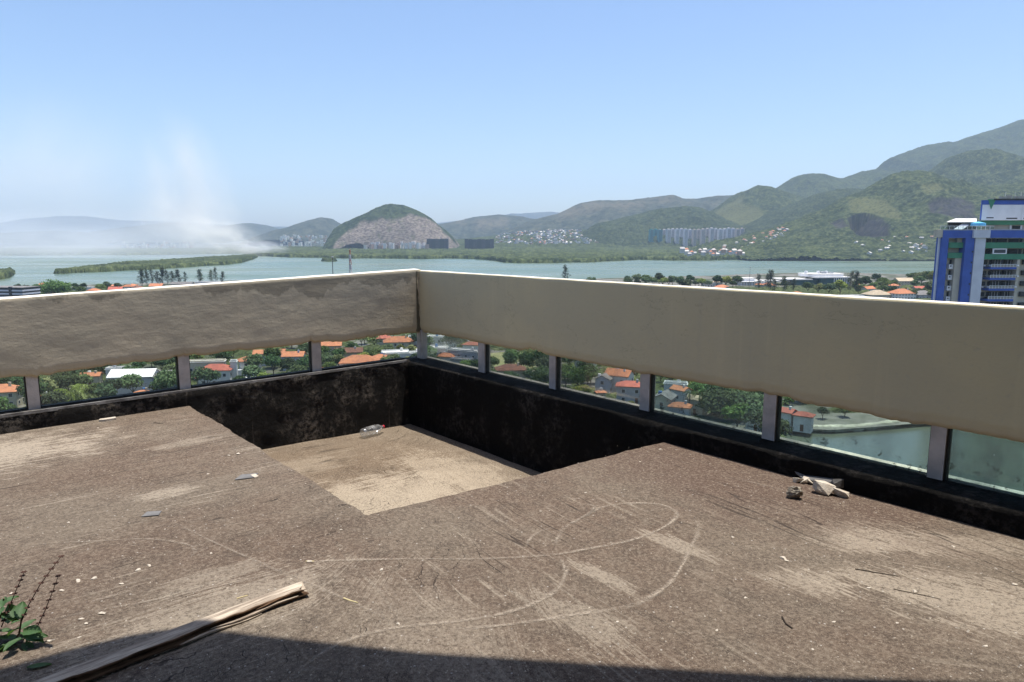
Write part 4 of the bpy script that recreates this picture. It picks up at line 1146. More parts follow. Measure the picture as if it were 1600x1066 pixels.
px_house(4, 607, 46, 5.5, "hip", "c", "o", "orange hip roofed house at the far left edge under the parapet", 0.3)
px_house(68, 616, 10, 3.0, "hip", "c", "o", "tiny orange roofed hut just right of the leftmost white post", 0.2)
px_house(142, 584, 26, 4.0, "gable", "c", "o", "orange gabled house close under the left beam beside the white halls", 0.25, 0.6)
px_house(92, 571, 12, 4.0, "hip", "c", "r", "small red roofed house half hidden by trees under the left beam", 0.2)
px_house(210, 583, 62, 6.5, "gable", "w", "w", "broad hall with bright white low roof seen under the left beam", 0.12, 0.55, rh=2.2, wins=False)
px_house(262, 584, 42, 6.0, "hip", "b", "s", "bluish house under a broad dark grey roof left of the second white post", 0.15, 0.7)
px_house(186, 573, 34, 6.0, "flat", "w", "w", "pale flat roofed block behind the bright white hall", 0.1, 0.4)
px_house(222, 611, 20, 3.2, "hip", "c", "o", "small orange hip roof low among trees left of the second white post", 0.5)
px_house(279, 604, 9, 3.0, "hip", "c", "o", "orange roof corner peeping out left of the second white post", 0.2)
px_house(322, 562, 54, 7.5, "flat", "c", "w", "long beige flat roofed building right of the second white post", 0.18, 0.3)
px_house(338, 574, 46, 6.2, "hip", "w", "r", "two storey house with red hip roof in front of the long beige building", 0.1, 0.6)
px_house(318, 587, 17, 3.2, "hip", "c", "o", "low orange roofed annex left of the white van", 0.1)
px_house(390, 560, 30, 5.8, "hip", "w", "o", "orange hip roof behind a round green tree left of centre", 0.5)
px_house(365, 562, 9, 9.0, "flat", "w", "w", "slim white water tower house beside an orange hip roof", 0.2, 1.0, wins=False)
px_house(421, 549, 44, 5.5, "gable", "w", "o", "long orange roof close under the left beam left of the third post", 0.22, 0.4)
px_house(459, 553, 30, 6.2, "gable", "b", "o", "orange roofed house with bluish front just left of the third post", 0.1, 0.7)
px_house(517, 537, 30, 6.0, "gable", "c", "o", "orange roof touching the beam just right of the third post", 0.2, 0.6)
px_house(545, 547, 40, 4.0, "gable", "c", "n", "brownish low roof among trees behind the white walled villa", 0.15, 0.5)
px_house(562, 562, 56, 6.2, "hip", "w", "o", "white walled villa with a big orange hip roof left of the corner", 0.12, 0.62)
px_house(594, 556, 22, 6.0, "hip", "w", "o", "smaller orange hip roof joined behind the big white villa", 0.12, 0.8)
px_house(516, 577, 36, 3.6, "gable", "w", "o", "orange roof strip along the ledge right of the third post", 0.1, 0.5)
px_house(618, 548, 40, 7.0, "flat", "w", "w", "white cubic modern house just left of the corner mullion", 0.25, 0.7)
px_house(648, 549, 18, 5.5, "flat", "w", "w", "low white annex touching the corner mullion", 0.25, 0.8)
px_house(623, 531, 44, 5.6, "hip", "c", "o", "wide weathered orange roof under the beam left of the corner", 0.2, 0.6)
px_house(600, 526, 22, 5.5, "hip", "c", "r", "reddish roof under the beam behind the weathered orange one", 0.3, 0.7)
px_house(648, 524, 18, 6.0, "flat", "g", "w", "greyish white house high under the beam at the corner", 0.2)
px_house(682, 524, 26, 6.5, "flat", "w", "w", "white flat roofed house high under the right beam by the corner", -0.2, 0.6)
px_house(706, 528, 13, 6.0, "hip", "w", "w", "small pale house with light hip roof right of the corner", -0.2)
px_house(684, 541, 28, 6.6, "flat", "w", "w", "white box house with deep shadowed terrace right of the corner mullion", -0.15, 0.7)
px_house(698, 554, 28, 4.0, "hip", "w", "o", "orange hip roof in front of the white box house by the corner", -0.3, 0.6)
px_house(726, 545, 50, 6.8, "flat", "g", "w", "long grey walled terrace block left of the first right hand post", -0.45, 0.3)
px_house(737, 536, 24, 7.5, "hip", "w", "r", "red tiled roof above the grey terrace block", -0.3, 0.6)
px_house(722, 559, 30, 4.0, "flat", "g", "s", "low grey house in front of the terrace block", -0.45, 0.6)
px_house(798, 574, 44, 5.0, "hip", "c", "n", "dark brown hip roof between the first and second right hand posts", 0.1, 0.6)
px_house(968, 582, 36, 6.5, "gable", "w", "o", "orange gabled roof left of the third right hand post", -0.5, 0.8)
px_house(944, 588, 24, 5.6, "gable", "b", "s", "bluish gable fronted house among trees left of the third right hand post", 1.2, 0.9)
px_house(985, 599, 40, 6.0, "hip", "g", "r", "red hip roofed house with white framed veranda at the third right hand post", -0.2, 0.6)
px_house(939, 610, 13, 2.8, "hip", "c", "o", "tiny orange roof low in the trees left of the third right hand post", 0.1)
px_house(1038, 617, 34, 6.0, "gable", "c", "s", "grey roofed gabled house right of the third right hand post", 1.1, 0.8)
px_house(1064, 605, 24, 6.8, "gable", "w", "o", "steep orange roof slope behind the grey gabled house", -0.9, 0.7)
px_house(1056, 596, 34, 7.0, "flat", "w", "w", "white roof edge under the beam right of the third right hand post", -0.3, 0.4)
px_house(1090, 620, 26, 5.0, "gable", "c", "e", "beige roofed house left of the tall dense trees", -0.7, 0.7)
px_house(1063, 631, 30, 4.6, "hip", "g", "o", "orange and grey roofed house beside a palm under the right beam", -0.4, 0.7)
px_house(1050, 646, 24, 3.2, "hip", "w", "r", "red roof sliver low against the right ledge", -0.3, 0.6)
px_house(1183, 647, 30, 4.2, "hip", "w", "o", "orange roof just left of the fourth right hand post", -0.5, 0.6)
px_house(1229, 639, 22, 5.0, "gable", "w", "r", "first orange roof right of the fourth right hand post", -0.8, 0.8)
px_house(1256, 645, 26, 4.6, "hip", "w", "r", "second orange roof right of the fourth right hand post above the canal", -0.6, 0.7)
px_house(915, 553, 30, 5.5, "hip", "w", "e", "pale roofed house hidden under the beam between the second and third right hand posts", -0.3)
# above the parapet, on the lagoon shore
def shore_house(px, py, wpx, h, roof, wall, rmat, label, rot=0.0, dep=0.7, **kw):
    return px_house(px, py, wpx, h, roof, wall, rmat, label, rot, dep, **kw)
shore_house(82, 454, 19, 6, "hip", "c", "e", "cream roofed house beside the big round tree on the left shore", 0.3)
shore_house(36, 452, 8, 5, "hip", "c", "r", "pink roofed house beside the dark office block", 0.2)
shore_house(147, 453, 16, 5, "hip", "c", "o", "orange roofed house above the left coping near its middle", 0.1)
shore_house(181, 451, 18, 5, "gable", "c", "r", "reddish roofed house above the left coping below the lagoon", 0.3)
shore_house(200, 447, 15, 6, "hip", "w", "o", "bright orange roofed house left of the casuarina trees", 0.2)
shore_house(217, 449, 14, 5, "hip", "w", "n", "brown roofed house left of the casuarina trees", 0.2)
shore_house(245, 446, 18, 5, "gable", "c", "o", "orange roofed house below the casuarina trees", 0.1)
shore_house(128, 448, 32, 3.5, "flat", "w", "w", "long white flat roof on the left shore", 0.1, 0.3, wins=False)
shore_house(285, 443, 30, 4.5, "gable", "g", "s", "grey roofed shed below the casuarina trees", 0.08, 0.4, wins=False)
shore_house(325, 440, 34, 4.5, "flat", "w", "w", "long pale roof right of the casuarina trees on the left shore", 0.08, 0.3, wins=False)
shore_house(1105, 441, 14, 5, "hip", "w", "e", "left one of two pale pink hip roofs above the right coping", 0.2)
shore_house(1121, 440, 12, 5, "hip", "w", "e", "right one of two pale pink hip roofs above the right coping", 0.1)
shore_house(1412, 438, 26, 6, "gable", "c", "e", "beige roofed house on the right shore left of the blue tower", 0.1, 0.6)
shore_house(1387, 442, 22, 5, "gable", "c", "n", "rusty roofed house behind the palms on the right shore", 0.1)
shore_house(1408, 457, 34, 5.5, "hip", "w", "o", "bright orange hip roof above the coping left of the blue tower", 0.3)
shore_house(1440, 452, 28, 5, "gable", "c", "r", "dull red roofed house beside the blue tower", 0.2)
shore_house(1441, 459, 30, 4, "hip", "g", "s", "grey roofed house in front of the dull red one by the blue tower", 0.2)
shore_house(1356, 450, 18, 5, "gable", "w", "o", "small orange roof right of the tall dark tree on the right shore", 0.4)
shore_house(1370, 459, 34, 4, "hip", "c", "e", "pale brown roof just above the right coping", 0.2)
shore_house(1330, 461, 34, 3.5, "flat", "w", "w", "white flat roof just above the right coping", 0.1, 0.4, wins=False)

# ------------------------------------------------------------------ larger buildings
M_blue = simple("royal_blue_paint", (0.065, 0.125, 0.42), 0.7, 0.18, 0.3)
M_green = simple("emerald_green_paint", (0.075, 0.25, 0.15), 0.7, 0.18, 0.4)
M_lilac = simple("lilac_white_paint", (0.58, 0.60, 0.66), 0.8, 0.12, 0.3)
M_sand = simple("sand_paint", (0.50, 0.46, 0.38), 0.85, 0.15, 0.3)
M_ivory = simple("white_paint", (0.80, 0.80, 0.82), 0.8, 0.1, 0.3)
M_dark = simple("shaded_opening", (0.045, 0.05, 0.052), 0.5, 0.4, 1.0)
M_rail = simple("white_railing", (0.7, 0.7, 0.68), 0.5, 0.1)
m, t, out = new_mat("blue_tarp"); finish(t, out, mixc(t, noise(t, objco(t), 1.5, 3.0), (0.09, 0.38, 0.66), (0.14, 0.48, 0.74)), 0.5); M_tarp = m
BD = 230.0
def bx(px): return (px - 800) / FPX * math.cos(PITCH) * BD
def bz(py): return float(at_y(800, py, BD)[2])
tower = empty("apartment_tower", (bx(1545), BD + 9, CITY), label="tall blue and green apartment tower with white penthouse at the right edge", cat="tower")
TI = Matrix.Translation((-bx(1545), -(BD + 9), -CITY))
def tp(name, mat, boxes, parent=None):
    b = MB()
    for (x0, x1, y0, y1, d0, d1) in boxes:
        k = (BD + d0) / BD
        b.box(bx(x0) * k, bx(x1) * k, BD + d0, BD + d1, EYE + (bz(y1) - EYE) * (k if y1 < 600 else 1), EYE + (bz(y0) - EYE) * k, TI)
    return b.build(name, mat, parent or tower)
GY = 640                                                          # foot of the facade, in the same picture units
kb = [(bx(1468) * 1.0139, BD + 3.2), (bx(1760) * 1.0139, BD + 3.2), (bx(1760) * 1.0139, BD + 24), (bx(1468) * 1.0139 * (BD + 24.5) / (BD + 3.2), BD + 24)]
b = MB(); b.prism(kb, bz(GY), bz(372.2)); b.v = [tuple(TI @ Vector(v)) for v in b.v]; b.build("body", M_sand, tower)
tp("edge_wall", M_lilac, [(1467.6, 1472, 371, GY, 0.9, 1.6)])
tp("end_cap", M_sand, [(1462.5, 1472.8, 359.6, 371, 0.2, 1.8)])
tp("portal_band", M_blue, [(1473, 1520.7, 360, 372, 0, 3.1)])
tp("portal_leg", M_blue, [(1472.2, 1482.5, 372.1, GY, 0, 3.15)]); tp("portal_leg", M_blue, [(1509, 1523, 372.1, GY, 0, 3.15)])
for k, (y0, y1) in enumerate([(379, 387.5), (395, 403.5)]): tp("green_balcony", M_green, [(1483.2, 1508.6, y0, y1, 1.0, 3.1)])
tp("service_column", M_sand, [(1495, 1508.5, 403.6, GY, 1.2, 3.1)]); tp("service_column", M_sand, [(1496, 1508.5, 372.3, 379, 1.8, 3.1)])
for k in range(5):
    y = 406 + 16.8 * k
    tp("side_window", M_dark, [(1487.5, 1492, y, y + 7, 2.9, 3.15)])
    s = tp("window_sill", M_ivory, [(1486.5, 1494.5, y + 7.3, y + 14.5, 1.9, 3.1)])
    tp("vent_slot", M_dark, [(1488.5, 1490.5, y + 9, y + 11, 1.85, 1.95)], s)
    tp("leg_window", M_dark, [(1520.5, 1522.4, y - 14, y - 11, -0.06, 0.04)])
tp("column_cap", M_lilac, [(1521, 1546.8, 359.7, 371.8, -0.8, 3.1)])
tp("round_column", M_lilac, [(1524.5, 1540.5, 372, GY, -0.2, 3.1)])
tp("facade_band", M_blue, [(1547, 1770, 360, 371.9, -0.2, 3.1)])
for (y0, y1) in [(379, 388), (397, 405.5)]: tp("green_band", M_green, [(1540.7, 1770, y0, y1, 0.2, 3.1)])
for (y0, y1) in [(372.6, 378.8), (389, 396.8)]:
    for (x0, x1) in [(1542.5, 1549), (1552, 1556), (1558, 1573.5), (1577, 1592), (1594.5, 1598), (1602, 1618)]:
        tp("window", M_dark, [(x0, x1, y0 + 0.3, y1, 2.85, 3.19)])
q = MB()
fr = tp("framed_window", M_ivory, [(1553.5, 1575, 388.6, 390, 0.1, 0.6), (1553.5, 1575, 395.6, 397, 0.1, 0.6), (1553.5, 1555, 390, 395.6, 0.1, 0.6), (1573.5, 1575, 390, 395.6, 0.1, 0.6)])
tp("pane", M_win, [(1555, 1573.5, 390, 395.6, 0.3, 0.45)], fr)
for k in range(6):
    y = 405.8 + 16.7 * k
    tp("small_window", M_dark, [(1541.6, 1546.5, y + 0.8, y + 7.2, 2.9, 3.19)])
    tp("small_window", M_dark, [(1549.6, 1552, y + 0.8, y + 6.8, 2.9, 3.19)])
    tp("planter_slot", M_dark, [(1542.6, 1546, y + 9.4, y + 10.2, 3.05, 3.19)])
    for (x0, x1) in ((1553.5, 1571), (1573.5, 1592.5), (1603, 1640)):
        w_ = tp("balcony_door", M_dark, [(x0, x1, y + 0.3, y + 7.6, 2.4, 3.17)])
        tp("door_mullion", M_frame, [(x0 + (x1 - x0) * f_, x0 + (x1 - x0) * f_ + 0.6, y + 0.3, y + 7.6, 2.3, 2.39) for f_ in (0.25, 0.5, 0.76)], w_)
    sl_ = tp("balcony_slab", M_blue, [(1552.6, 1593, y + 12, y + 15.2, -0.6, 3.1)])
    tp("balcony_rail", M_rail, [(1553, 1592.6, y + 7.2, y + 8.0, -0.5, -0.38)] + [(x, x + 0.7, y + 8, y + 12, -0.5, -0.38) for x in np.arange(1553, 1592.5, 4.9)], sl_)
    tp("balcony_front", M_sand, [(1553.6, 1592, y + 9.0, y + 11.8, -0.3, -0.2)], sl_)
    tp("pilaster", M_sand, [(1593.3, 1597.5, y, y + 15.6, 0.2, 3.1)])
ra = random.Random(4)
for k in range(12):
    x = ra.choice((1549.8, 1594.2, 1541.8, 1595.5)) ; y = 405.8 + 16.7 * ra.randrange(5) + 8.2
    tp("air_conditioner", M_ivory, [(x, x + 2.4, y, y + 2.2, 2.2 if x < 1590 else -0.5, 3.1 if x < 1590 else 0.19)])
# roof terrace and penthouse
tp("roof_deck", M_sand, [(1468, 1770, 358.5, 359.5, 0.5, 3)])
rl = tp("terrace_rail", M_rail, [(1467.5, 1552, 352.9, 353.7, 0.3, 0.45)] + [(x, x + 0.5, 353.8, 359.4, 0.3, 0.42) for x in np.arange(1468, 1552, 7)])
m = glass_material("rail_glass", 0.12, (0.8, 0.88, 0.86)); 
tp("rail_glass", m, [(1469, 1551, 353.9, 358.4, 0.46, 0.5)], rl)
def kx(px, d): return bx(px) * (BD + d) / BD
def kz(py, d): return EYE + (bz(py) - EYE) * (BD + d) / BD
b = MB(); b.add([(kx(1476.5, 5), BD + 5, kz(346.8, 5)), (kx(1523, 5), BD + 5, kz(346.8, 5)), (kx(1523, 14), BD + 14, kz(341.6, 14)), (kx(1490, 14), BD + 14, kz(341.6, 14))] + [(kx(1476.5, 5), BD + 5, kz(347.6, 5)), (kx(1523, 5), BD + 5, kz(347.6, 5)), (kx(1523, 14), BD + 14, kz(342.4, 14)), (kx(1490, 14), BD + 14, kz(342.4, 14))], [(0, 1, 2, 3), (7, 6, 5, 4), (0, 4, 5, 1), (1, 5, 6, 2), (2, 6, 7, 3), (3, 7, 4, 0)])
b.v = [tuple(TI @ Vector(v)) for v in b.v]; b.build("canopy", M_whiter, tower)
tp("lounge_wall", M_dark, [(1480, 1525, 347.8, 358.4, 8, 8.6)])
b = MB(); b.add([(kx(1488.5, 2), BD + 2, kz(358.4, 2)), (kx(1503, 2), BD + 2, kz(358.4, 2)), (kx(1517, 7.5), BD + 7.5, kz(347.5, 7.5)), (kx(1504, 7.5), BD + 7.5, kz(347.5, 7.5))] + [(kx(1488.5, 2.3), BD + 2.3, kz(358.45, 2.3)), (kx(1503, 2.3), BD + 2.3, kz(358.45, 2.3)), (kx(1517, 7.8), BD + 7.8, kz(348, 7.8)), (kx(1504, 7.8), BD + 7.8, kz(348, 7.8))], [(0, 1, 2, 3), (7, 6, 5, 4), (0, 4, 5, 1), (1, 5, 6, 2), (2, 6, 7, 3), (3, 7, 4, 0)])
b.v = [tuple(TI @ Vector(v)) for v in b.v]; b.build("glazed_slope", M_lilac, tower)
b = MB(); b.lathe([(0.05, 0), (2.2, -0.5), (2.3, -1.5), (0.06, -1.52)], 16, Matrix.Translation((kx(1526, 4), BD + 4, kz(346.5, 4))))
b.v = [tuple(TI @ Vector(v)) for v in b.v]; b.tube([TI @ Vector((kx(1526, 4), BD + 4, kz(358.4, 4))), TI @ Vector((kx(1526, 4), BD + 4, kz(349, 4)))], 0.05, 6); b.build("blue_parasol", M_tarp, tower)
tp("terrace_wall", M_sand, [(1536, 1770, 351.6, 358.4, 8.5, 9.6)])
tp("terrace_window", M_dark, [(1580, 1592, 353, 357.8, 8.3, 8.48)]); tp("terrace_frame", M_ivory, [(1576, 1578.5, 352, 358.3, 8.1, 8.4), (1592.5, 1595, 352, 358.3, 8.1, 8.4)])
tp("green_parapet", M_green, [(1535, 1770, 344.5, 351.5, 7.2, 9)])
def wedge(name, mat, x0, y0, y1, d0, d1, lag):
    k = (BD + d0) / BD; k2 = (BD + d1) / BD
    b = MB(); b.prism([(bx(x0) * k, BD + d0), (bx(1770) * k, BD + d0), (bx(1770) * k, BD + d1), (bx(x0) * k2 + lag, BD + d1)], EYE + (bz(y1) - EYE) * k, EYE + (bz(y0) - EYE) * k)
    b.v = [tuple(TI @ Vector(v)) for v in b.v]; return b.build(name, mat, tower)
wedge("penthouse_block", M_ivory, 1530, 320, 344.3, 6, 20, 0.4)
tp("penthouse_edge", M_blue, [(1529.2, 1530, 313, 343, 6.05, 6.6)])
wedge("penthouse_band", M_blue, 1530, 313, 319.9, 5.9, 20.1, 0.4)
wedge("roof_edge", M_dark, 1547, 310.6, 312.9, 5.6, 20.3, 0.4)
b = MB(); b.add([(kx(1537.5, 5.86), BD + 5.86, kz(311.5, 5.86)), (kx(1550, 5.86), BD + 5.86, kz(311.5, 5.86)), (kx(1543.7, 5.86), BD + 5.86, kz(327.5, 5.86)), (kx(1537.5, 6.4), BD + 6.4, kz(311.5, 6.4)), (kx(1550, 6.4), BD + 6.4, kz(311.5, 6.4)), (kx(1543.7, 6.4), BD + 6.4, kz(327.5, 6.4))], [(0, 2, 1), (3, 4, 5), (0, 1, 4, 3), (1, 2, 5, 4), (2, 0, 3, 5)])
b.v = [tuple(TI @ Vector(v)) for v in b.v]; b.build("green_triangle", M_green, tower)
for (x0, x1, y0, y1) in [(1538, 1549, 339.6, 341.2), (1569, 1586, 340.4, 342.3), (1596, 1606, 340.4, 342.2)]: tp("slit_window", M_dark, [(x0, x1, y0, y1, 5.95, 6.02)])
tp("corner_rib", M_ivory, [(1593, 1594.6, 320.2, 344, 5.7, 6.0)])
for (x0, x1, y0) in [(1560, 1567, 307), (1572, 1575, 305), (1583, 1593, 306.5), (1597, 1603, 307.5)]: tp("roof_unit", M_sand, [(x0, x1, y0, 310.5, 9, 11)])
for x in (1564, 1579, 1588): tp("antenna", M_rail, [(x, x + 0.4, 300, 310.5, 10, 10.1)])

# dark banded office block at the left edge
p = at_z(10, 452, 16)
off = empty("office_block", (p[0], p[1] + 12, CITY), -0.12, label="dark office block with pale horizontal bands at the left edge", cat="building")
def ob(name, mat, *bs, parent=None):
    b = MB()
    for q in bs: b.box(*q)
    return b.build(name, mat, parent or off)
ow = 50 * p[1] / FPX
s0 = p[1] / FPX
ob("body", M_dark, (-ow, 20.5 * s0, -6, 14, -0.3, 13.6))
for k, zz in enumerate((1.6, 4.6, 7.6, 10.6)):
    ob("band", M_lilac, (-ow - 0.3, -2.2 * s0, -6.4, 14.2, zz, zz + 1.35), (2.2 * s0, 20.8 * s0, -6.4, 14.2, zz, zz + 1.35))
ob("stair_core", M_dark, (-2.1 * s0, 2.1 * s0, -6.9, -5, -0.3, 14.8)); ob("roof_slab", M_slate, (-ow - 0.4, 20.9 * s0, -6.6, 14.4, 13.7, 14.2))
placed.append((p[0], p[1] + 15, 30))

# stepped white commercial building on the right shore
p = at_z(1285, 440, 8)
cb_ = empty("commercial_building", (p[0], p[1], CITY), 0.06, label="stepped white commercial building with dark teal glazing and roof tanks on the shore", cat="building")
u = p[1] / FPX
M_teal = simple("teal_glazing", (0.03, 0.10, 0.12), 0.2, 0.4, 0.1, spec=0.6)
def cbp(name, mat, *bs, parent=None):
    b = MB()
    for (x0, x1, y0, y1, z0, z1) in bs: b.box(x0 * u, x1 * u, y0, y1, z0, z1)
    return b.build(name, mat, parent or cb_)
cbp("glazed_storey", M_teal, (-3, 44, 0, 40, -0.3, 9)); cbp("glazed_storey", M_teal, (-44, -3.2, 6, 38, -0.3, 6.4))
for k in range(8): cbp("facade_fin", M_ivory, (18 + 3.4 * k, 19 + 3.4 * k, -1, 0, -0.3, 9.2))
cbp("roof_terrace", M_whiter, (-12, 45, -1.5, 41, 9.3, 10.6)); cbp("roof_terrace", M_whiter, (-60, -12.2, 5, 39, 6.6, 7.8)); cbp("upper_storey", M_ivory, (-18, 40, 10, 36, 10.7, 13.6)); cbp("upper_roof", M_whiter, (-19, 41, 9, 37, 13.7, 14.3))
for x in (-15, 5, 18):
    b = MB(); b.lathe([(0.01, 17.4), (1.9, 17.2), (1.9, 15.0), (0.01, 15.0)], 14, Matrix.Translation((x * u, 20, 0)))
    b.box(x * u - 1.2, x * u + 1.2, 18.8, 21.2, 14.31, 14.99); b.build("roof_tank", M_ivory, cb_)
cbp("plant_room", M_wallg, (9, 16, 16, 24, 14.31, 16.6)); cbp("plant_room", M_wallg, (22, 28, 16, 24, 14.31, 15.8))
placed.append((p[0], p[1] + 18, 50))
p = at_z(1178, 441, 7)
wc = empty("club_house", (p[0], p[1], CITY), 0.05, label="low white club building with deep eaves left of the commercial building", cat="building"); u2 = p[1] / FPX
for nm, mt, q in (("wall", M_wallw, (-21, 26, 0, 30, -0.3, 4)), ("eaves", M_whiter, (-24, 4, -4, 32, 4.2, 4.9)), ("upper_wall", M_ivory, (-14, 4, 6, 26, 4.95, 8.2)), ("upper_roof", M_whiter, (-15, 5, 5, 27, 8.3, 8.9)), ("long_roof", M_whiter, (4.2, 60, 4, 28, 4.3, 5.6))):
    b = MB(); b.box(q[0] * u2, q[1] * u2, q[2], q[3], q[4], q[5]); b.build(nm, mt, wc)
for k in range(6):
    b = MB(); b.box((-22 + 4.2 * k) * u2, (-20.6 + 4.2 * k) * u2, -3.6, -3.2, -0.3, 4.2); b.build("veranda_post", M_ivory, wc)
placed.append((p[0], p[1] + 14, 40))

# far rows of towers and the dark shells by the granite dome
tw_cols = [(0.10, 0.30, 0.28), (0.10, 0.34, 0.30), (0.12, 0.30, 0.30), (0.66, 0.56, 0.48), (0.72, 0.60, 0.52), (0.74, 0.68, 0.64), (0.80, 0.76, 0.74), (0.74, 0.70, 0.70)]
tw_m = [simple("tower_paint", c, 0.85, 0.1, 0.05) for c in tw_cols]
xs_t = np.linspace(1017, 1158, 22)
for i, x in enumerate(xs_t):
    Y = 3500 + (i % 2) * 60 + rng.randint(-10, 10)
    P0 = at_y(x, 377, Y); top = at_y(x, (357 if i < 12 else 356) + rng.rand() * 1.6, Y)[2]
    wd = 6.0 * Y / FPX * (0.9 + 0.25 * rng.rand())
    ci = i if i < 3 else (3 + (i // 2) % 5)
    lab = ["leftmost teal green slab tower of the far row below the wooded hill", "second teal green slab tower of the far row", "third teal green slab tower beside the first beige one"][i] if i < 3 else "%s slab tower from the left in the long far row, a pale one" % ORD[i]
    o = empty("slab_tower", (P0[0], Y, 0), 0.25, label=lab, cat="tower", group="slab towers in the far row")
    b = MB(); b.box(-wd / 2, wd / 2, -9, 9, 0, top - 2.5); b.build("body", tw_m[ci], o)
    b = MB(); b.box(-wd / 5, wd / 5, -4, 4, top - 2.45, top + 1.5); b.build("roof_box", tw_m[min(ci + 1, 7)], o)
    b = MB()
    for k in range(3): b.box(-wd / 2 + wd * (0.18 + 0.27 * k), -wd / 2 + wd * (0.27 + 0.27 * k), -9.3, -9.02, 6, top - 5)
    b.build("window_column", M_dark, o)
M_shell = simple("bare_dark_concrete", (0.075, 0.075, 0.08), 0.9, 0.3, 0.05)
for (x0, x1, yt, lab) in [(667, 701, 373, "dark box like building block at the foot of the granite dome"), (726, 772, 373.5, "long dark building block right of the granite dome")]:
    Y = 3200; a, c_ = at_y(x0, 383, Y), at_y(x1, 383, Y); top = at_y(x0, yt, Y)[2]
    o = empty("dark_block", ((a[0] + c_[0]) / 2, Y, 0), 0, label=lab, cat="building"); wd = c_[0] - a[0]
    n = 5 if wd < 110 else 7
    for k in range(n):
        b = MB(); b.box(-wd / 2 + wd * k / n + 0.8, -wd / 2 + wd * (k + 1) / n - 0.8, -10 + (k % 2) * 2, 10, 0, top - (k % 3)); b.build("wing", M_shell, o)
    b = MB(); b.box(-wd / 2 + 1, wd / 2 - 1, -8.5, 9, 0, top - 4); b.build("link", M_dark, o)

# tiny houses of the hillside settlement and the villas on the near hill
hm = []
for k, (c, rc) in enumerate([((0.72, 0.68, 0.62), (0.62, 0.58, 0.52)), ((0.45, 0.30, 0.23), (0.48, 0.42, 0.38)), ((0.52, 0.51, 0.50), (0.42, 0.40, 0.38)), ((0.76, 0.72, 0.66), (0.46, 0.19, 0.10)), ((0.42, 0.33, 0.26), (0.40, 0.24, 0.16))]):
    b = MB(); b.box(-4, 4, -3.5, 3.5, -3, 4.6)
    b.add([(-4.5, -4, 4.62), (4.5, -4, 4.62), (4.5, 4, 4.62), (-4.5, 4, 4.62), (-1.5 if k % 2 else -4.5, 0, 7.6), (1.5 if k % 2 else 4.5, 0, 7.6)], [(0, 1, 5, 4), (1, 2, 5), (2, 3, 4, 5), (3, 0, 4), (3, 2, 1, 0)])
    b.box(1.0, 2.6, 0.6, 2.2, 6.6, 8.6)
    me = b.mesh("house_shape", simple("settlement_wall", c, 0.9, 0.3, 0.2)); me.materials.append(simple("settlement_roof", rc, 0.9, 0.2, 0.2))
    for p_ in me.polygons:
        if 6 <= p_.index < 11: p_.material_index = 1
    hm.append(me)
hl = ["pale rendered", "red brick", "grey concrete", "white walled red roofed", "brown rusty roofed"]
def far_spot(fn, xr, yr, Yr):
    for _ in range(60):
        px = rng.uniform(*xr); Y = rng.uniform(*Yr)
        X = at_y(px, 375, Y)[0]; z = float(fn(np.array(X), np.array(Y)))
        qx, qy = to_px((X, Y, z))
        if yr[0] < qy < yr[1]: return X, Y, z, qx, qy
    return None
nfav = 0; extra = []
for k in range(620):
    sp = far_spot(fav_fn, (775, 1015), (359, 382), (3300, 4320))
    if not sp: continue
    X, Y, z, qx, qy = sp
    if fbm(qx / 40, qy / 12, 3, 77) < 0.36: continue
    kd = rng.choice(5, p=[0.38, 0.2, 0.22, 0.1, 0.1])
    if nfav < 150:
        o = link("hillside_house", hm[kd]); o.location = (X, Y, z); o.rotation_euler = (0, 0, rng.rand() * 3); s = 0.9 + 0.7 * rng.rand(); o.scale = (s, s, s)
        tag(o, "tiny %s house packed into the far hillside settlement" % hl[kd], "house", "%s houses of the far settlement" % hl[kd]); nfav += 1
    else: extra.append((X, Y, z))
for (xr, yr, Yr, n) in [((190, 300), (379, 392), (4200, 4700), 60), ((438, 512), (368, 383), (4300, 4800), 70), ((570, 668), (380, 386), (3150, 3250), 60), ((1060, 1140), (392, 398), (2350, 2500), 10)]:
    for k in range(n): 
        px = rng.uniform(*xr); Y = rng.uniform(*Yr); py = rng.uniform(*yr); q = at_y(px, py, Y); extra.append((q[0], q[1], max(q[2], 0)))
b = MB(); bmat = []
for (X, Y, z) in extra:
    s = 5 + 5 * rng.rand(); h = 5 + 5 * rng.rand(); M = Matrix.Translation((X, Y, z)) @ Matrix.Rotation(rng.rand() * 3, 4, 'Z')
    b.box(-s, s, -s * 0.7, s * 0.7, -z if z < 40 else -6, h, M); bmat.append(rng.choice(3, p=[.5, .25, .25]))
me = b.mesh("distant_houses")
for c in ((0.76, 0.71, 0.65), (0.46, 0.31, 0.24), (0.55, 0.53, 0.52)): me.materials.append(simple("distant_wall", c, 0.9, 0.2, 0.1))
for p_ in me.polygons: p_.material_index = int(bmat[p_.index // 6])
tag(link("distant_houses", me), label="specks of pale houses scattered round the far lagoon", kind="stuff")
nv = 0
def villa(px, py, kd, s, label):
    best = None
    for Y in np.linspace(2020, 2740, 120):
        X = at_y(px, 375, Y)[0]; z = max(float(near_fn(np.array(X), np.array(Y))), 2.0)
        qy = to_px((X, Y, z))[1]
        if best is None or abs(qy - py) < best[0]: best = (abs(qy - py), X, Y, z)
    _, X, Y, z = best
    o = link("hillside_villa", hm[kd]); o.location = (X, Y, z + 3); o.rotation_euler = (0, 0, rng.rand() * 3); o.scale = (s * 1.0, s * 0.9, s * 0.6)
    tag(o, label, "house", "villas on the wooded slope across the lagoon")
    return o
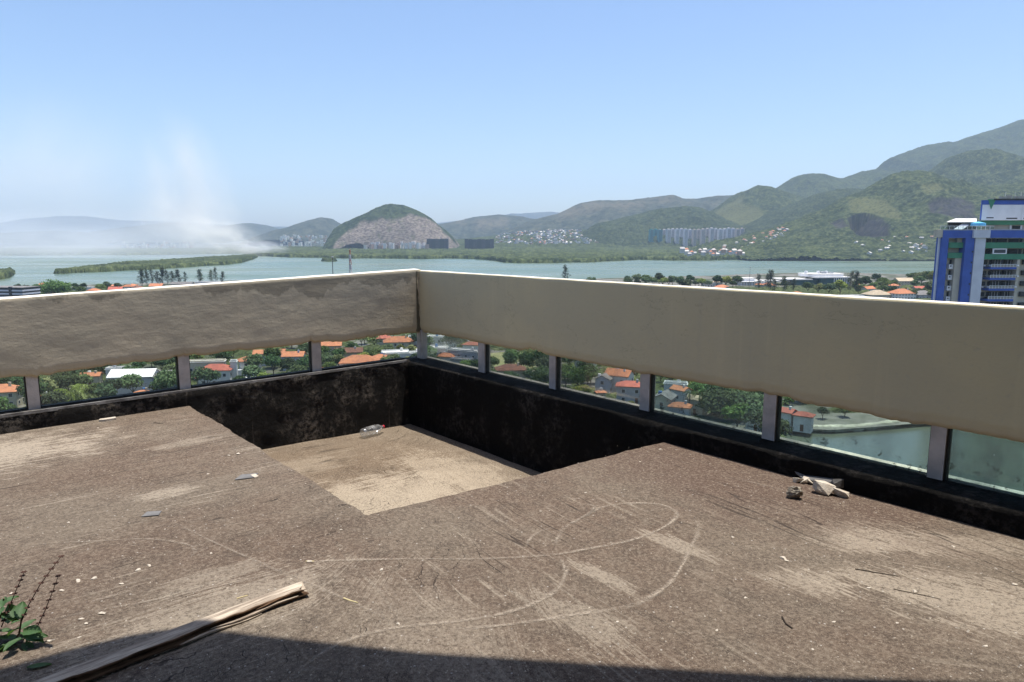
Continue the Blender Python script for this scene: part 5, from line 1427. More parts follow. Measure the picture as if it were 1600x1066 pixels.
for k in range(34):
    px = rng.uniform(1130, 1225); py = 356 + (1225 - px) * 0.30 + rng.uniform(0, 16); kd = rng.choice(5, p=[.35, .1, .1, .35, .1])
    villa(px, py, kd, 1.1 + 0.5 * rng.rand(), "small %s villa on the wooded slope across the lagoon" % hl[kd])
for k in range(22):
    px = rng.uniform(1338, 1465); py = 372 + rng.uniform(0, 24); kd = rng.choice(5, p=[.5, .05, .2, .15, .1])
    villa(px, py, kd, 1.0 + 0.5 * rng.rand(), "small %s villa below the dark quarry face" % hl[kd])
for (px, py, kd, s, lab) in [(1228, 362, 2, 1.9, "dark roofed hilltop villa standing alone above the slope houses"), (1432, 388, 0, 2.3, "large white block below the quarry near the lagoon edge"), (1446, 390, 2, 2.2, "grey white block beside the large white one near the lagoon"), (1360, 399, 0, 1.6, "white lakeside house below the dark quarry face"), (1425, 398, 0, 1.7, "white boathouse on the far shore left of the blue tower")]: villa(px, py, kd, s, lab)
for k in range(26):
    px = rng.uniform(1062, 1165); py = 397 + rng.uniform(-5, 3); kd = rng.choice(5, p=[.4, .08, .12, .3, .1]); Y = rng.uniform(2050, 2300); q = at_y(px, py, Y)
    o = link("lakeside_house", hm[kd]); o.location = (q[0], Y, max(q[2], 3)); s = 1.1 + 0.6 * rng.rand(); o.scale = (s, s, s)
    tag(o, "%s house in the strip along the far lagoon shore" % hl[kd], "house", "houses along the far lagoon shore")

# ------------------------------------------------------------------ masts, vans, cars
M_maspaint = simple("mast_white", (0.66, 0.62, 0.62), 0.6, 0.1); M_masred = simple("mast_red", (0.50, 0.20, 0.15), 0.6, 0.15)
Y = 720.0; p = at_y(548.5, 448, Y); top = at_y(548.5, 390, Y)[2]; ft = CITY
ms = empty("radio_mast", (p[0], Y, ft), label="red and white lattice mast standing before the lagoon", cat="mast")
H = top - ft; nb_ = 9
for k in range(nb_):
    b = MB(); z0, z1 = H * k / nb_, H * (k + 1) / nb_; r0, r1 = 2.0 * (1 - 0.78 * k / nb_), 2.0 * (1 - 0.78 * (k + 1) / nb_)
    cs = [(-1, -1), (1, -1), (1, 1), (-1, 1)]
    for i in range(4):
        a, c_ = cs[i], cs[(i + 1) % 4]
        b.tube([(a[0] * r0, a[1] * r0, z0), (a[0] * r1, a[1] * r1, z1)], 0.2, 5)
        b.tube([(a[0] * r0, a[1] * r0, z0), (c_[0] * r1, c_[1] * r1, z1)], 0.16, 4); b.tube([(a[0] * r1, a[1] * r1, z1), (c_[0] * r1, c_[1] * r1, z1)], 0.16, 4)
    b.build("mast_section", M_masred if k in (6, 8) else M_maspaint, ms)
b = MB(); b.box(-0.8, 0.8, -0.3, 0.3, H * 0.55, H * 0.68); b.box(-0.9, 0.9, -0.3, 0.3, H * 0.76, H * 0.86); b.build("antenna_panel", M_maspaint, ms)
def pole(px, ytop, Y, label, r=0.22):
    p = at_y(px, 450, Y); top = at_y(px, ytop, Y)[2]
    o = empty("lamp_pole", (p[0], Y, CITY), label=label, cat="pole")
    b = MB(); b.tube([(0, 0, -0.3), (0, 0, top - CITY)], [r * 1.3, r], 8); b.build("shaft", M_slate, o)
    b = MB(); b.lathe([(0.05, top - CITY + 0.6), (1.0, top - CITY + 0.5), (1.1, top - CITY), (0.06, top - CITY - 0.05)], 10); b.build("lamp_head", M_wallg, o)
pole(521, 402, 560, "tall grey floodlight pole before the lagoon left of the mast", 0.3)
pole(1170.5, 418, 700, "thin lamp pole above the right coping before the water", 0.16)
pole(972, 376, 1900, "thin pale pole rising from the mangrove flats", 0.5)
M_carw = simple("white_car_paint", (0.72, 0.72, 0.72), 0.35, 0.05, spec=0.5); M_carg = simple("grey_car_paint", (0.25, 0.26, 0.28), 0.35, 0.05, spec=0.5); M_tyre = simple("tyre", (0.02, 0.02, 0.02), 0.9)
def vehicle(px, py, rot, prof, W_, mat, wins, wheels, label, cat, name):
    p = at_z(px, py, CITY + 0.8)
    o = empty(name, (p[0], p[1], CITY + 0.05), rot, label=label, cat=cat)
    b = MB(); n = len(prof)
    b.add([(x, -W_ / 2, z) for x, z in prof] + [(x, W_ / 2, z) for x, z in prof], [tuple(range(n)), tuple(range(n, 2 * n))[::-1]] + [(i, n + i, n + (i + 1) % n, (i + 1) % n) for i in range(n)])
    me = b.mesh("body", mat); bmx = bmesh.new(); bmx.from_mesh(me); bmesh.ops.recalc_face_normals(bmx, faces=bmx.faces); bmx.to_mesh(me); bmx.free(); link("body", me, o)
    for (x0, x1, z0, z1) in wins:
        b = MB(); b.box(x0, x1, -W_ / 2 - 0.02, W_ / 2 + 0.02, z0, z1); b.build("window", M_win, o)
    for x in wheels:
        for s in (-1, 1):
            b = MB(); b.lathe([(0.01, -0.1), (0.33, -0.1), (0.33, 0.1), (0.01, 0.1)], 12, Matrix.Translation((x, s * (W_ / 2 - 0.05), 0.33)) @ Matrix.Rotation(math.pi / 2, 4, 'X')); b.build("wheel", M_tyre, o)
    placed.append((p[0], p[1], 3))
car_p = [(-2.1, 0.3), (-2.15, 0.8), (-1.5, 0.95), (-0.9, 1.42), (0.7, 1.45), (1.4, 0.98), (2.1, 0.85), (2.15, 0.35)]
van_p = [(-3.0, 0.4), (-3.0, 2.7), (1.6, 2.75), (2.3, 1.7), (3.1, 1.35), (3.1, 0.45)]
vehicle(376, 585, 0.3, van_p, 2.2, M_carw, [(1.0, 1.9, 1.7, 2.3), (-2.4, -1.6, 1.2, 1.9)], (-2.0, 2.1), "white van parked by the ledge left of the centre post", "van", "parked_van")
for (px, py, rot, mt, lab) in [(392, 585, 0.4, M_carw, "white car just right of the white van"), (381, 592, 0.25, M_carw, "white car in front of the white van"), (396, 591, 0.25, M_carw, "second white car in front of the van, nearer the post"), (338, 596, 0.2, M_carw, "white car left of the van close to the ledge"), (357, 594, 0.25, M_carg, "dark grey car between the white cars near the ledge"), (728, 566, -0.6, M_carg, "grey car on the street left of the first right hand post")]:
    vehicle(px, py, rot, car_p, 1.75, mt, [(-1.0, 0.8, 1.0, 1.36)], (-1.35, 1.35), lab, "car", "parked_car")

# ------------------------------------------------------------------ trees: special ones first, then the green filling between houses
def px_tree(kind, px, py, ht_px, label, base_h=None, name="tree", zf=CITY, **kw):
    """tree whose foot shows at photo pixel (px, py), ht_px tall"""
    p = at_z(px, py, zf)
    h0 = {"broad0": 9, "broad1": 7.8, "broad2": 11, "broad3": 6.8, "broad4": 8.2, "broad5": 3.4, "broad6": 8.4, "casuarina0": 17, "casuarina1": 14, "casuarina2": 19.5, "palm0": 8, "palm1": 11, "clump_palm": 5}[kind]
    s = ht_px * p[1] / FPX / h0
    placed.append((p[0], p[1], 2.2 * s))
    return tree(kind, p[0], p[1], zf, s, label, name=name, **kw)
px_tree("broad6", 88, 466, 27, "big dark domed tree on the shore right of the dark office block", rz=0.5)
px_tree("broad0", 42, 465, 18, "rounded tree between the office block and the big domed tree")
px_tree("broad1", 128, 461, 14, "wide tree right of the big domed tree on the left shore")
px_tree("broad1", 158, 456, 14, "broad tree behind the orange roofs on the left shore")
px_tree("broad4", 168, 455, 15, "darker tree behind the reddish roofed house on the left shore")
px_tree("broad2", 106, 462, 16, "tree close right of the cream roofed house")
px_tree("broad0", 66, 468, 12, "low tree in front of the big domed tree")
for k, (x, h, kd) in enumerate([(222, 28, 1), (230, 24, 0), (238, 27, 2), (246, 25, 0), (254, 29, 1), (262, 26, 2), (270, 24, 0), (279, 25, 1), (290, 20, 2), (313, 24, 1), (330, 22, 0), (337, 24, 2), (348, 18, 1)]):
    px_tree("casuarina%d" % kd, x, 447 - k * 0.4, h, "%s wispy casuarina from the left in the clump on the left lagoon shore" % ORD[k], group="casuarinas on the left shore", name="casuarina_tree")
px_tree("casuarina2", 883, 446, 35, "lone wispy tree rising above the right coping before the lagoon", name="casuarina_tree")
px_tree("broad5", 925, 446, 16, "small round bush top just above the right coping")
for k, (x, y, h, kd) in enumerate([(995, 446, 17, 0), (1010, 447, 17, 1), (1030, 447, 19, 4), (1045, 448, 16, 3), (1062, 448, 15, 0), (1078, 447, 16, 4), (1092, 448, 15, 1), (1134, 450, 18, 3), (1150, 450, 21, 0), (980, 445, 14, 2), (1070, 452, 18, 5)]):
    px_tree("broad%d" % kd, x, y, h, "%s leafy tree from the left in the row above the right coping" % ORD[sorted([995,1010,1030,1045,1062,1078,1092,1134,1150,980,1070]).index(x)], group="trees above the right coping")
for k, (x, y, h, kd) in enumerate([(1185, 453, 28, 0), (1203, 454, 32, 1), (1198, 452, 26, 2), (1225, 456, 28, 1), (1240, 456, 24, 0), (1210, 457, 24, 2)]):
    px_tree("casuarina%d" % kd, x, y, h, "%s thin casuarina from the left in front of the low white club building" % ORD[sorted([1185,1203,1198,1225,1240,1210]).index(x)], group="casuarinas by the club building", name="casuarina_tree")
px_tree("casuarina2", 1328, 459, 40, "tall dark casuarina right of the commercial building", name="casuarina_tree"); px_tree("casuarina0", 1337, 459, 34, "second tall casuarina beside the pale kiosk roof", name="casuarina_tree")
for k, (x, y, h, kd) in enumerate([(1278, 461, 20, 3), (1295, 462, 22, 1), (1312, 462, 24, 3), (1262, 459, 20, 0), (1350, 452, 22, 4), (1368, 447, 20, 2), (1378, 453, 20, 0), (1425, 444, 20, 0), (1440, 446, 24, 3), (1455, 449, 26, 0), (1462, 452, 28, 3), (1458, 466, 28, 1), (1436, 447, 18, 1), (1448, 462, 14, 4), (1395, 452, 16, 4)]):
    px_tree("broad%d" % kd, x, y, h, "bushy tree on the right shore " + ("beside the blue tower" if x > 1420 else "by the palms" if x > 1345 else "in front of the commercial building"), group="trees on the right shore " + ("by the tower" if x > 1420 else "by the palms" if x > 1345 else "by the commercial building"))
for k in range(26):
    x = rng.uniform(1335, 1475); y = 446 + (x - 1335) * 0.06 + rng.uniform(0, 16)
    px_tree("broad%d" % (0, 1, 4, 3, 2)[k % 5], x, y, rng.uniform(11, 17), "bushy tree on the right shore " + ("beside the blue tower" if x > 1420 else "by the palms" if x > 1345 else "in front of the commercial building"), group="trees on the right shore " + ("by the tower" if x > 1420 else "by the palms" if x > 1345 else "by the commercial building"))
for k in range(12):
    x = rng.uniform(20, 215); px_tree("broad%d" % (0, 1, 4, 2)[k % 4], x, 463 - x * 0.035 + rng.uniform(-6, 4), rng.uniform(9, 14), "low garden tree among the roofs on the left lagoon shore", group="garden trees on the left shore")
for k in range(14):
    x = 985 + k * 12.5 + rng.uniform(-4, 4)
    px_tree("broad%d" % (0, 4, 1, 2, 3)[k % 5], x, 450 + rng.uniform(-3, 3), rng.uniform(13, 19), "leafy tree crowded along the near shore above the right coping", group="crowded trees above the right coping")
for k, x in enumerate((1366, 1376, 1386, 1396, 1404, 1372, 1390)):
    px_tree("palm%d" % (k % 2), x, 457 + (k % 3), 18, "small palm in the palm garden on the right shore", group="palms on the right shore", name="palm_tree")
px_tree("clump_palm", 112, 634, 42, "large yellow green clump of feathery palms right of the leftmost post", name="palm_clump")
px_tree("clump_palm", 128, 630, 36, "second yellowish palm clump beside the large one", name="palm_clump")
px_tree("palm0", 1077, 648, 42, "tall palm in front of the orange and grey roofed house", name="palm_tree")
px_tree("broad3", 272, 588, 20, "lone palm like tree close left of the second white post")
px_tree("palm1", 942, 612, 22, "palm before the bluish gabled house", name="palm_tree")
px_tree("palm0", 980, 617, 20, "palm beside the red hip roofed house", name="palm_tree")
px_tree("palm1", 738, 572, 22, "palm on the street left of the first right hand post", name="palm_tree")
px_tree("broad0", 400, 588, 34, "round green tree right of the white van")
px_tree("broad2", 428, 592, 40, "tall dark green tree left of the third left hand post")
px_tree("broad4", 455, 592, 36, "bushy tree just left of the third left hand post")
px_tree("broad2", 530, 568, 30, "dark tree just right of the third left hand post")
px_tree("broad3", 585, 545, 24, "yellowish tree high under the beam left of the corner")
px_tree("broad2", 848, 588, 46, "tall bluish green tree left of the second right hand post")
px_tree("broad0", 884, 610, 44, "leafy tree just right of the second right hand post")
px_tree("broad1", 905, 617, 44, "spreading tree between the second and third right hand posts")
px_tree("broad2", 918, 605, 40, "darker tree behind the spreading one between the posts")
px_tree("broad6", 1125, 655, 44, "broad bright green tree mass left of the fourth right hand post", rz=1.0)
px_tree("broad6", 1160, 655, 42, "second broad tree of the mass left of the fourth right hand post", rz=2.0)
px_tree("broad2", 1140, 646, 40, "dark tree top behind the broad tree mass")
px_tree("broad4", 1285, 655, 20, "low tree at the bare ground above the canal")
px_tree("broad1", 1320, 652, 22, "tree under the beam above the canal right of the red roofs")

canal_pts = [tuple(p) for p in cpoly]
bare_xy = [tuple(at_z(x, y, CITY)[:2]) for x, y in bare_px]
field_xy = [tuple(at_z(x, y, CITY)[:2]) for x, y in [(755, 553), (800, 549), (840, 553), (850, 566), (832, 576), (775, 574), (755, 568)]]
def strip(px):
    """pixel rows at which tree feet can show in the slot under the beams"""
    if px < 655: a, c_ = np.interp(px, [0, 655], [596, 522]), np.interp(px, [0, 655], [668, 582])
    else: a, c_ = np.interp(px, [660, 1600], [522, 690]), np.interp(px, [660, 1600], [586, 785])
    return a, c_
nt = 0; tries = 0
garden = ["broad0", "broad1", "broad2", "broad4", "broad0", "broad1", "broad3", "broad5", "broad4"]
glabel = {"broad0": "round green garden tree among the houses below the parapet", "broad1": "spreading green garden tree among the houses below the parapet", "broad2": "tall dark garden tree among the houses below the parapet", "broad3": "yellowish green garden tree among the houses below the parapet", "broad4": "dark bushy garden tree among the houses below the parapet", "broad5": "low green bush in a garden below the parapet"}
PANE = [(52, "left of the leftmost white post"), (288, "between the first and second white posts from the left"), (495, "between the second and third white posts from the left"), (660, "between the third post and the corner"), (752, "between the corner and the first right hand post"), (863, "between the first and second right hand posts"), (1008, "between the second and third right hand posts"), (1202, "between the third and fourth right hand posts"), (9999, "right of the fourth right hand post")]
GT = {"broad0": "round green tree", "broad1": "spreading green tree", "broad2": "tall dark tree", "broad3": "yellowish green tree", "broad4": "dark bushy tree", "broad5": "low green bush"}
while nt < 190 and tries < 16000:
    tries += 1
    px = rng.uniform(-20, 1330); a, c_ = strip(px); py = rng.uniform(a - 2, c_)
    p = at_z(px, py, CITY)
    if in_poly(p[0], p[1], canal_pts) or in_poly(p[0], p[1], bare_xy) or in_poly(p[0], p[1], field_xy): continue
    kd = garden[rng.randint(len(garden))]; s = 0.66 + 0.55 * rng.rand()
    R_ = {"broad0": 4.0, "broad1": 4.0, "broad2": 3.8, "broad3": 3.0, "broad4": 3.4, "broad5": 1.8}[kd] * s
    if any((p[0] - q[0]) ** 2 + (p[1] - q[1]) ** 2 < (q[2] * 0.88 + R_ * 0.62) ** 2 for q in placed): continue
    placed.append((p[0], p[1], R_ * 0.8))
    # keep the sight line to the houses: skip a tall tree right in front of one
    lb = GT[kd] + " below the parapet " + next(t_ for x_, t_ in PANE if px < x_)
    tree(kd, p[0], p[1], CITY, s, lb, group=lb.replace(" tree ", " trees ").replace(" bush ", " bushes "))
    nt += 1
# lawns, hedges and low growth between them as one carpet
gx, gy = np.meshgrid(np.linspace(-330, 330, 300), np.linspace(150, 520, 190))
keep = np.ones(gx.shape, bool)
for (qx, qy, qr) in placed: pass
hgt = np.clip(fbm(gx / 14, gy / 14, 4, 5) - 0.50, 0, 1) * 7 + crowns(gx, gy, 4.0, 8) * 1.2 * (fbm(gx / 25, gy / 25, 3, 6) > 0.47) - 0.12
for (qx, qy, qr) in placed: hgt = np.where((gx - qx) ** 2 + (gy - qy) ** 2 < (qr + 1.0) ** 2, np.minimum(hgt, -0.15), hgt)
for poly in (canal_pts, bare_xy, field_xy): 
    hgt = np.where(in_poly(gx, gy, poly), -0.4, hgt)
for px0, px1, w_ in []: pass
M_hedge = forest_material("garden_green", (0.042, 0.056, 0.024), (0.062, 0.078, 0.032), (0.095, 0.112, 0.048), scale=0.12)
me = arr_mesh("garden_growth", np.stack([gx, gy, CITY + hgt], -1), grid_faces(190, 300), M_hedge, False, {"rock": np.zeros(gx.size), "grass": np.zeros(gx.size)})
bmx = bmesh.new(); bmx.from_mesh(me)
dead = [v for v in bmx.verts if v.co.z < CITY - 0.14 ]
far_dead = [f for f in bmx.faces if all(v.co.z < CITY - 0.05 for v in f.verts)]
bmesh.ops.delete(bmx, geom=far_dead, context='FACES'); bmx.to_mesh(me); bmx.free()
tag(link("garden_growth", me), label="hedges and low garden growth between the houses below", kind="stuff")
# the rest of the garden city between the houses below and the lagoon, mostly behind the parapet
nxx, nyy = 330, 150
gx, gy = np.meshgrid(np.linspace(-900, 1000, nxx), np.linspace(430, 850, nyy))
edge = np.clip(np.minimum(gy - 430, 850 - gy) / 25, 0, 1)
hgt = edge * (4.6 * crowns(gx, gy, 15, 31) + 2.2 * crowns(gx, gy, 8, 32)) * (fbm(gx / 60, gy / 60, 4, 33) * 1.5 - 0.1) - 0.35
for (qx, qy, qr) in placed: hgt = np.where((gx - qx) ** 2 + (gy - qy) ** 2 < (qr + 5) ** 2, -0.4, hgt)
me = arr_mesh("town_greenery", np.stack([gx, gy, CITY + hgt], -1), grid_faces(nyy, nxx), M_hedge, False, {"rock": np.zeros(gx.size), "grass": np.zeros(gx.size)})
tag(link("town_greenery", me), label="gardens and tree tops of the town stretching to the lagoon", kind="stuff")
b = MB(); nr_ = 0
rr_ = np.random.RandomState(77)
while nr_ < 260:
    x, y = rr_.uniform(-700, 850), rr_.uniform(440, 840)
    if any((x - q[0]) ** 2 + (y - q[1]) ** 2 < (q[2] + 9) ** 2 for q in placed): continue
    w_, d_, h_ = rr_.uniform(4.5, 7), rr_.uniform(3.5, 5), rr_.uniform(3.2, 5.2)
    M = Matrix.Translation((x, y, CITY)) @ Matrix.Rotation(rr_.rand() * 3, 4, 'Z')
    b.box(-w_, w_, -d_, d_, -0.3, h_, M)
    k = w_ - d_
    b.add([M @ Vector(v) for v in ((-w_ - .5, -d_ - .5, h_ + .01), (w_ + .5, -d_ - .5, h_ + .01), (w_ + .5, d_ + .5, h_ + .01), (-w_ - .5, d_ + .5, h_ + .01), (-k, 0, h_ + 2), (k, 0, h_ + 2))], [(0, 1, 5, 4), (1, 2, 5), (2, 3, 4, 5), (3, 0, 4), (3, 2, 1, 0)])
    nr_ += 1
me = b.mesh("town_roofs", M_wallc); me.materials.append(M_tile)
for p_ in me.polygons:
    if p_.index % 11 >= 6: p_.material_index = 1
tag(link("town_roofs", me), label="orange roofs of the town stretching to the lagoon behind the parapet", kind="stuff")
# ------------------------------------------------------------------ loose things on the terrace
M_chip = simple("pale_mortar", (0.56, 0.50, 0.41), 0.9, 0.35, 18.0, 0.5, (0.40, 0.33, 0.25))
M_slab = simple("grey_tile_shard", (0.165, 0.16, 0.155), 1.0, 0.3, 12.0, 0.2)
M_dkslab = simple("shaded_rubble", (0.13, 0.125, 0.12), 0.85, 0.4, 10.0, 0.2)  # darker tone paints the shade on pieces at the back
M_rub = simple("crusted_mortar", (0.42, 0.37, 0.29), 0.95, 0.5, 25.0, 0.8, (0.16, 0.13, 0.10))
def rock_mesh(name, seed, sx, sy, sz, mat, cuts=9, sub=2, jag=0.10):
    """a broken lump: convex-ish hull with flat breaks and a little crust"""
    r = np.random.RandomState(seed)
    bm = bmesh.new()
    for _ in range(cuts + 6):
        v = r.normal(size=3); v /= np.linalg.norm(v); v = np.sign(v) * np.abs(v) ** 0.55
        bm.verts.new((v[0] * sx, v[1] * sy, v[2] * sz))
    h = bmesh.ops.convex_hull(bm, input=bm.verts)
    for v in [v for v in bm.verts if not v.link_faces]: bm.verts.remove(v)
    for _ in range(sub):
        bmesh.ops.subdivide_edges(bm, edges=bm.edges, cuts=1, use_grid_fill=True)
    for v in bm.verts:
        n = v.co.normalized()
        q = float(fbm(v.co.x / sx * 2.2 + seed, (v.co.y / sy + v.co.z / sz) * 2.2, 3, seed)) - 0.5
        v.co += n * q * jag * 2 * min(sx, sy, sz)
    bmesh.ops.triangulate(bm, faces=bm.faces)
    zmin = min(v.co.z for v in bm.verts)
    for v in bm.verts: v.co.z -= zmin
    bmesh.ops.recalc_face_normals(bm, faces=bm.faces)
    me = bpy.data.meshes.new(name); bm.to_mesh(me); bm.free()
    me.materials.append(mat)
    return me
def drop(name, me, px, py, rz, label, cat, z=FLOOR, group=None, tilt=(0, 0), lift=0.0):
    p = at_z(px, py, z)
    o = link(name, me); o.location = (p[0], p[1], z - 0.002 + lift); o.rotation_euler = (tilt[0], tilt[1], rz)
    return tag(o, label, cat, group)
rz = ANG_R
drop("mortar_lump", rock_mesh("mortar_lump", 3, 0.064, 0.046, 0.048, M_chip, 7, 2, 0.05), 1287, 771, rz, "largest pale mortar lump with a peaked top in the rubble by the right ledge", "rubble")
drop("mortar_lump", rock_mesh("mortar_lump", 8, 0.050, 0.028, 0.026, M_chip, 6, 2, 0.06), 1312, 775, rz + 0.1, "oblong pale mortar block at the right end of the rubble heap", "rubble", tilt=(0.15, 0.25))
drop("mortar_lump", rock_mesh("mortar_lump", 12, 0.047, 0.034, 0.034, M_rub, 12, 3, 0.5), 1243, 778, rz + 0.3, "crumbly pitted mortar lump nearest the camera in the rubble", "rubble")
for k, (x, y, s, sd, lab) in enumerate([(1247, 754, 0.026, 21, "left of three small pale pieces in a row behind the rubble"), (1256, 754, 0.028, 22, "middle of three small pale pieces in a row behind the rubble"), (1265, 756, 0.024, 23, "right of three small pale pieces in a row behind the rubble")]):
    drop("mortar_chip", rock_mesh("mortar_chip", sd, s * 1.3, s, s * 0.7, M_chip, 6, 1), x, y, k * 0.7, lab, "rubble", group="row of pale mortar chips")
def plate(name, poly, th, mat):
    b = MB(); b.prism(poly, 0, th)
    return b.mesh(name, mat)
sh = plate("tile_shard", [(-0.10, -0.02), (0.02, -0.075), (0.10, -0.03), (0.105, 0.035), (-0.09, 0.05)], 0.012, M_slab)
drop("tile_shard", sh, 1264, 749, rz + 0.05, "grey tile shard propped in the shade behind the pale chips", "tile shard", tilt=(0.5, 0.12), lift=0.035)
sh = plate("tile_shard", [(-0.10, -0.04), (0.05, -0.05), (0.11, 0.0), (0.06, 0.05), (-0.08, 0.04)], 0.02, M_dkslab)
drop("tile_shard", sh, 1283, 757, rz - 0.1, "dark shaded tile shard lying behind the largest mortar lump", "tile shard", tilt=(0.3, -0.1), lift=0.025)
drop("mortar_lump", rock_mesh("mortar_lump", 31, 0.04, 0.034, 0.04, M_dkslab, 8, 2), 1310, 766, rz, "dark grey lump in the shade behind the oblong mortar block", "rubble")
sh = plate("tile_shard", [(-0.045, -0.03), (0.04, -0.034), (0.045, 0.028), (-0.03, 0.036)], 0.008, M_slab)
drop("tile_shard", sh, 237, 804, 0.3, "small squarish grey tile shard alone on the left part of the floor", "tile shard")
sh = plate("tile_shard", [(-0.07, -0.03), (0.045, -0.045), (0.08, 0.03), (-0.02, 0.05)], 0.009, M_slab)
drop("tile_shard", sh, 384, 746, 0.5, "bluish grey pointed tile shard near the left rim of the well", "tile shard")
drop("mortar_chip", plate("mortar_chip", [(-0.02, -0.035), (0.012, -0.03), (0.022, 0.03), (-0.008, 0.036)], 0.01, M_chip), 398, 745, 0.9, "narrow pale mortar strip touching the bluish tile shard", "mortar chip")
drop("mortar_chip", plate("mortar_chip", [(-0.06, -0.022), (0.055, -0.03), (0.07, 0.012), (0.02, 0.03), (-0.055, 0.022)], 0.02, M_chip), 169, 657, ANG_L, "flat pale mortar flake lying against the left ledge", "mortar chip")
chips = [(153, 669, .018), (372, 710, .03), (358, 712, .02), (324, 741, .018), (1224, 873, .03), (1230, 877, .02), (107, 817, .018), (97, 923, .02), (146, 905, .026), (122, 908, .026), (190, 913, .02), (18, 928, .018), (160, 959, .026), (215, 892, .026), (233, 884, .02), (127, 968, .02), (135, 975, .018),
         (484, 878, .026), (596, 891, .02), (622, 975, .016), (533, 828, .016), (660, 826, .014), (1358, 919, .018), (1430, 925, .02), (1380, 925, .014), (1402, 974, .016), (1586, 914, .022), (1303, 972, .016), (1490, 855, .02), (1032, 703, .026), (1000, 722, .018), (845, 799, .014), (915, 770, .016), (1145, 840, .018), (1165, 935, .02), (965, 972, .016), (78, 1002, .02), (124, 996, .014), (330, 865, .016), (455, 905, .014), (1270, 1015, .014), (1540, 1010, .018), (1120, 985, .014)]
cm = [rock_mesh("pebble", 100 + k, 0.012, 0.010, 0.006, M_chip, 6, 0) for k in range(5)]
for k, (x, y, s) in enumerate(chips):
    o = drop("pebble", cm[k % 5], x, y, k * 1.3, ("small pale crumb of mortar on the floor " + ("near the weed and plank" if x < 500 and y > 800 else "near the left rim of the well" if x < 500 else "among the scuffed loops" if x < 1180 else "on the right part below the rubble")), "pebble", group="pale crumbs " + ("near the weed and plank" if x < 500 and y > 800 else "near the left rim of the well" if x < 500 else "among the scuffed loops" if x < 1180 else "on the right part of the floor"))
    o.scale = (s / 0.021, s / 0.027, s / 0.03)
# fine grit nobody could count
b = MB(); r = random.Random(5)
for k in range(2600):
    px = r.uniform(-40, 1640); py = 1080 - 420 * r.random() ** 1.5
    p = at_z(px, py, FLOOR)
    q = p[:2] - C0
    if q @ nR > -0.03 or q @ nL > -0.03: continue
    e1_ = (p[:2] - RIMA) @ dR; e2_ = (p[:2] - RIMA) @ dL
    if e1_ < 0.03 and e2_ < 0.03: continue
    s = 0.0022 + 0.004 * r.random() ** 3
    a = r.random() * 6.28
    vs = [(p[0] + math.cos(a + j * 2.09) * s * r.uniform(.7, 1.3), p[1] + math.sin(a + j * 2.09) * s * r.uniform(.7, 1.3), FLOOR - 0.0005) for j in range(3)] + [(p[0], p[1], FLOOR + s * r.uniform(0.6, 1.1))]
    b.add(vs, [(0, 1, 3), (1, 2, 3), (2, 0, 3)])
tag(b.build("floor_grit", M_chip), label="fine pale grit strewn over the terrace floor", kind="stuff")
M_twig = simple("dark_twig", (0.045, 0.032, 0.022), 0.9, 0.3, 30.0)
M_straw = simple("yellow_straw", (0.60, 0.50, 0.27), 0.8, 0.2, 20.0)
def twig(px, r_, mat, label, cat, z=FLOOR):
    pts = [at_z(x, y, z) + np.array([0, 0, r_ * 0.6]) for x, y in px]
    c = np.mean(pts, axis=0)
    b = MB(); b.tube([p - c for p in pts], [r_ * 0.6 * (1 - 0.5 * i / len(pts)) for i in range(len(pts))], 6)
    o = b.build("twig", mat, None); o.location = c
    return tag(o, label, cat)
twig([(1336, 890), (1350, 892), (1372, 896), (1403, 901)], 0.004, M_twig, "straight dark twig on the right part of the floor", "twig")
twig([(1396, 921), (1410, 924), (1440, 930), (1470, 937)], 0.003, M_twig, "thin dark twig below the straight one on the right", "twig")
twig([(1222, 965), (1228, 976), (1238, 983)], 0.006, M_twig, "short curved dark twig at the bottom right of the floor", "twig")
twig([(240, 661), (255, 662)], 0.004, M_twig, "little dark twig near the left rim of the well", "twig")
twig([(537, 936), (548, 940), (559, 943)], 0.006, M_straw, "yellowish splinter right of the plank tip", "splinter")
twig([(478, 878), (491, 878)], 0.005, M_straw, "pale splinter above the plank tip", "splinter")
twig([(370, 936), (387, 931)], 0.004, M_straw, "small pale stick above the plank", "splinter")

# weathered plank with a splintered edge, half in the shade
m, t, out = new_mat("weathered_wood")
co = objco(t)
gr = noise(t, mapped(t, co, scl=(5, 70, 40)), 1.0, 9.0, 0.75); g2 = noise(t, mapped(t, co, scl=(1.2, 14, 12)), 1.0, 4.0)
c = mixc(t, ramp(t, gr, 0.35, 0.65), (0.20, 0.155, 0.115), (0.56, 0.47, 0.36))
c = mixc(t, ramp(t, g2, 0.55, 0.7, 0, 0.6), c, (0.12, 0.085, 0.06))
finish(t, out, c, 0.9, gr, 0.9, 0.006, 0.15)
M_wood = m
m, t, out = new_mat("rotten_wood")
gr = noise(t, mapped(t, objco(t), scl=(4, 40, 60)), 1.0, 7.0, 0.7)
finish(t, out, mixc(t, ramp(t, gr, 0.35, 0.68), (0.05, 0.03, 0.018), (0.20, 0.12, 0.07)), 0.95, gr, 1.0, 0.01, 0.1)
M_rot = m
tipP = at_z(484, 928, FLOOR); endP = at_z(90, 1082, FLOOR)
axis = (endP - tipP)[:2]; Lp = float(np.linalg.norm(axis)) + 0.35; axis = axis / np.linalg.norm(axis)
rot_p = math.atan2(axis[1], axis[0])
pl = empty("wooden_plank", (tipP[0], tipP[1], FLOOR), rot_p, label="weathered grey wooden plank with a rotten splintered edge lying half in the shade", cat="plank")
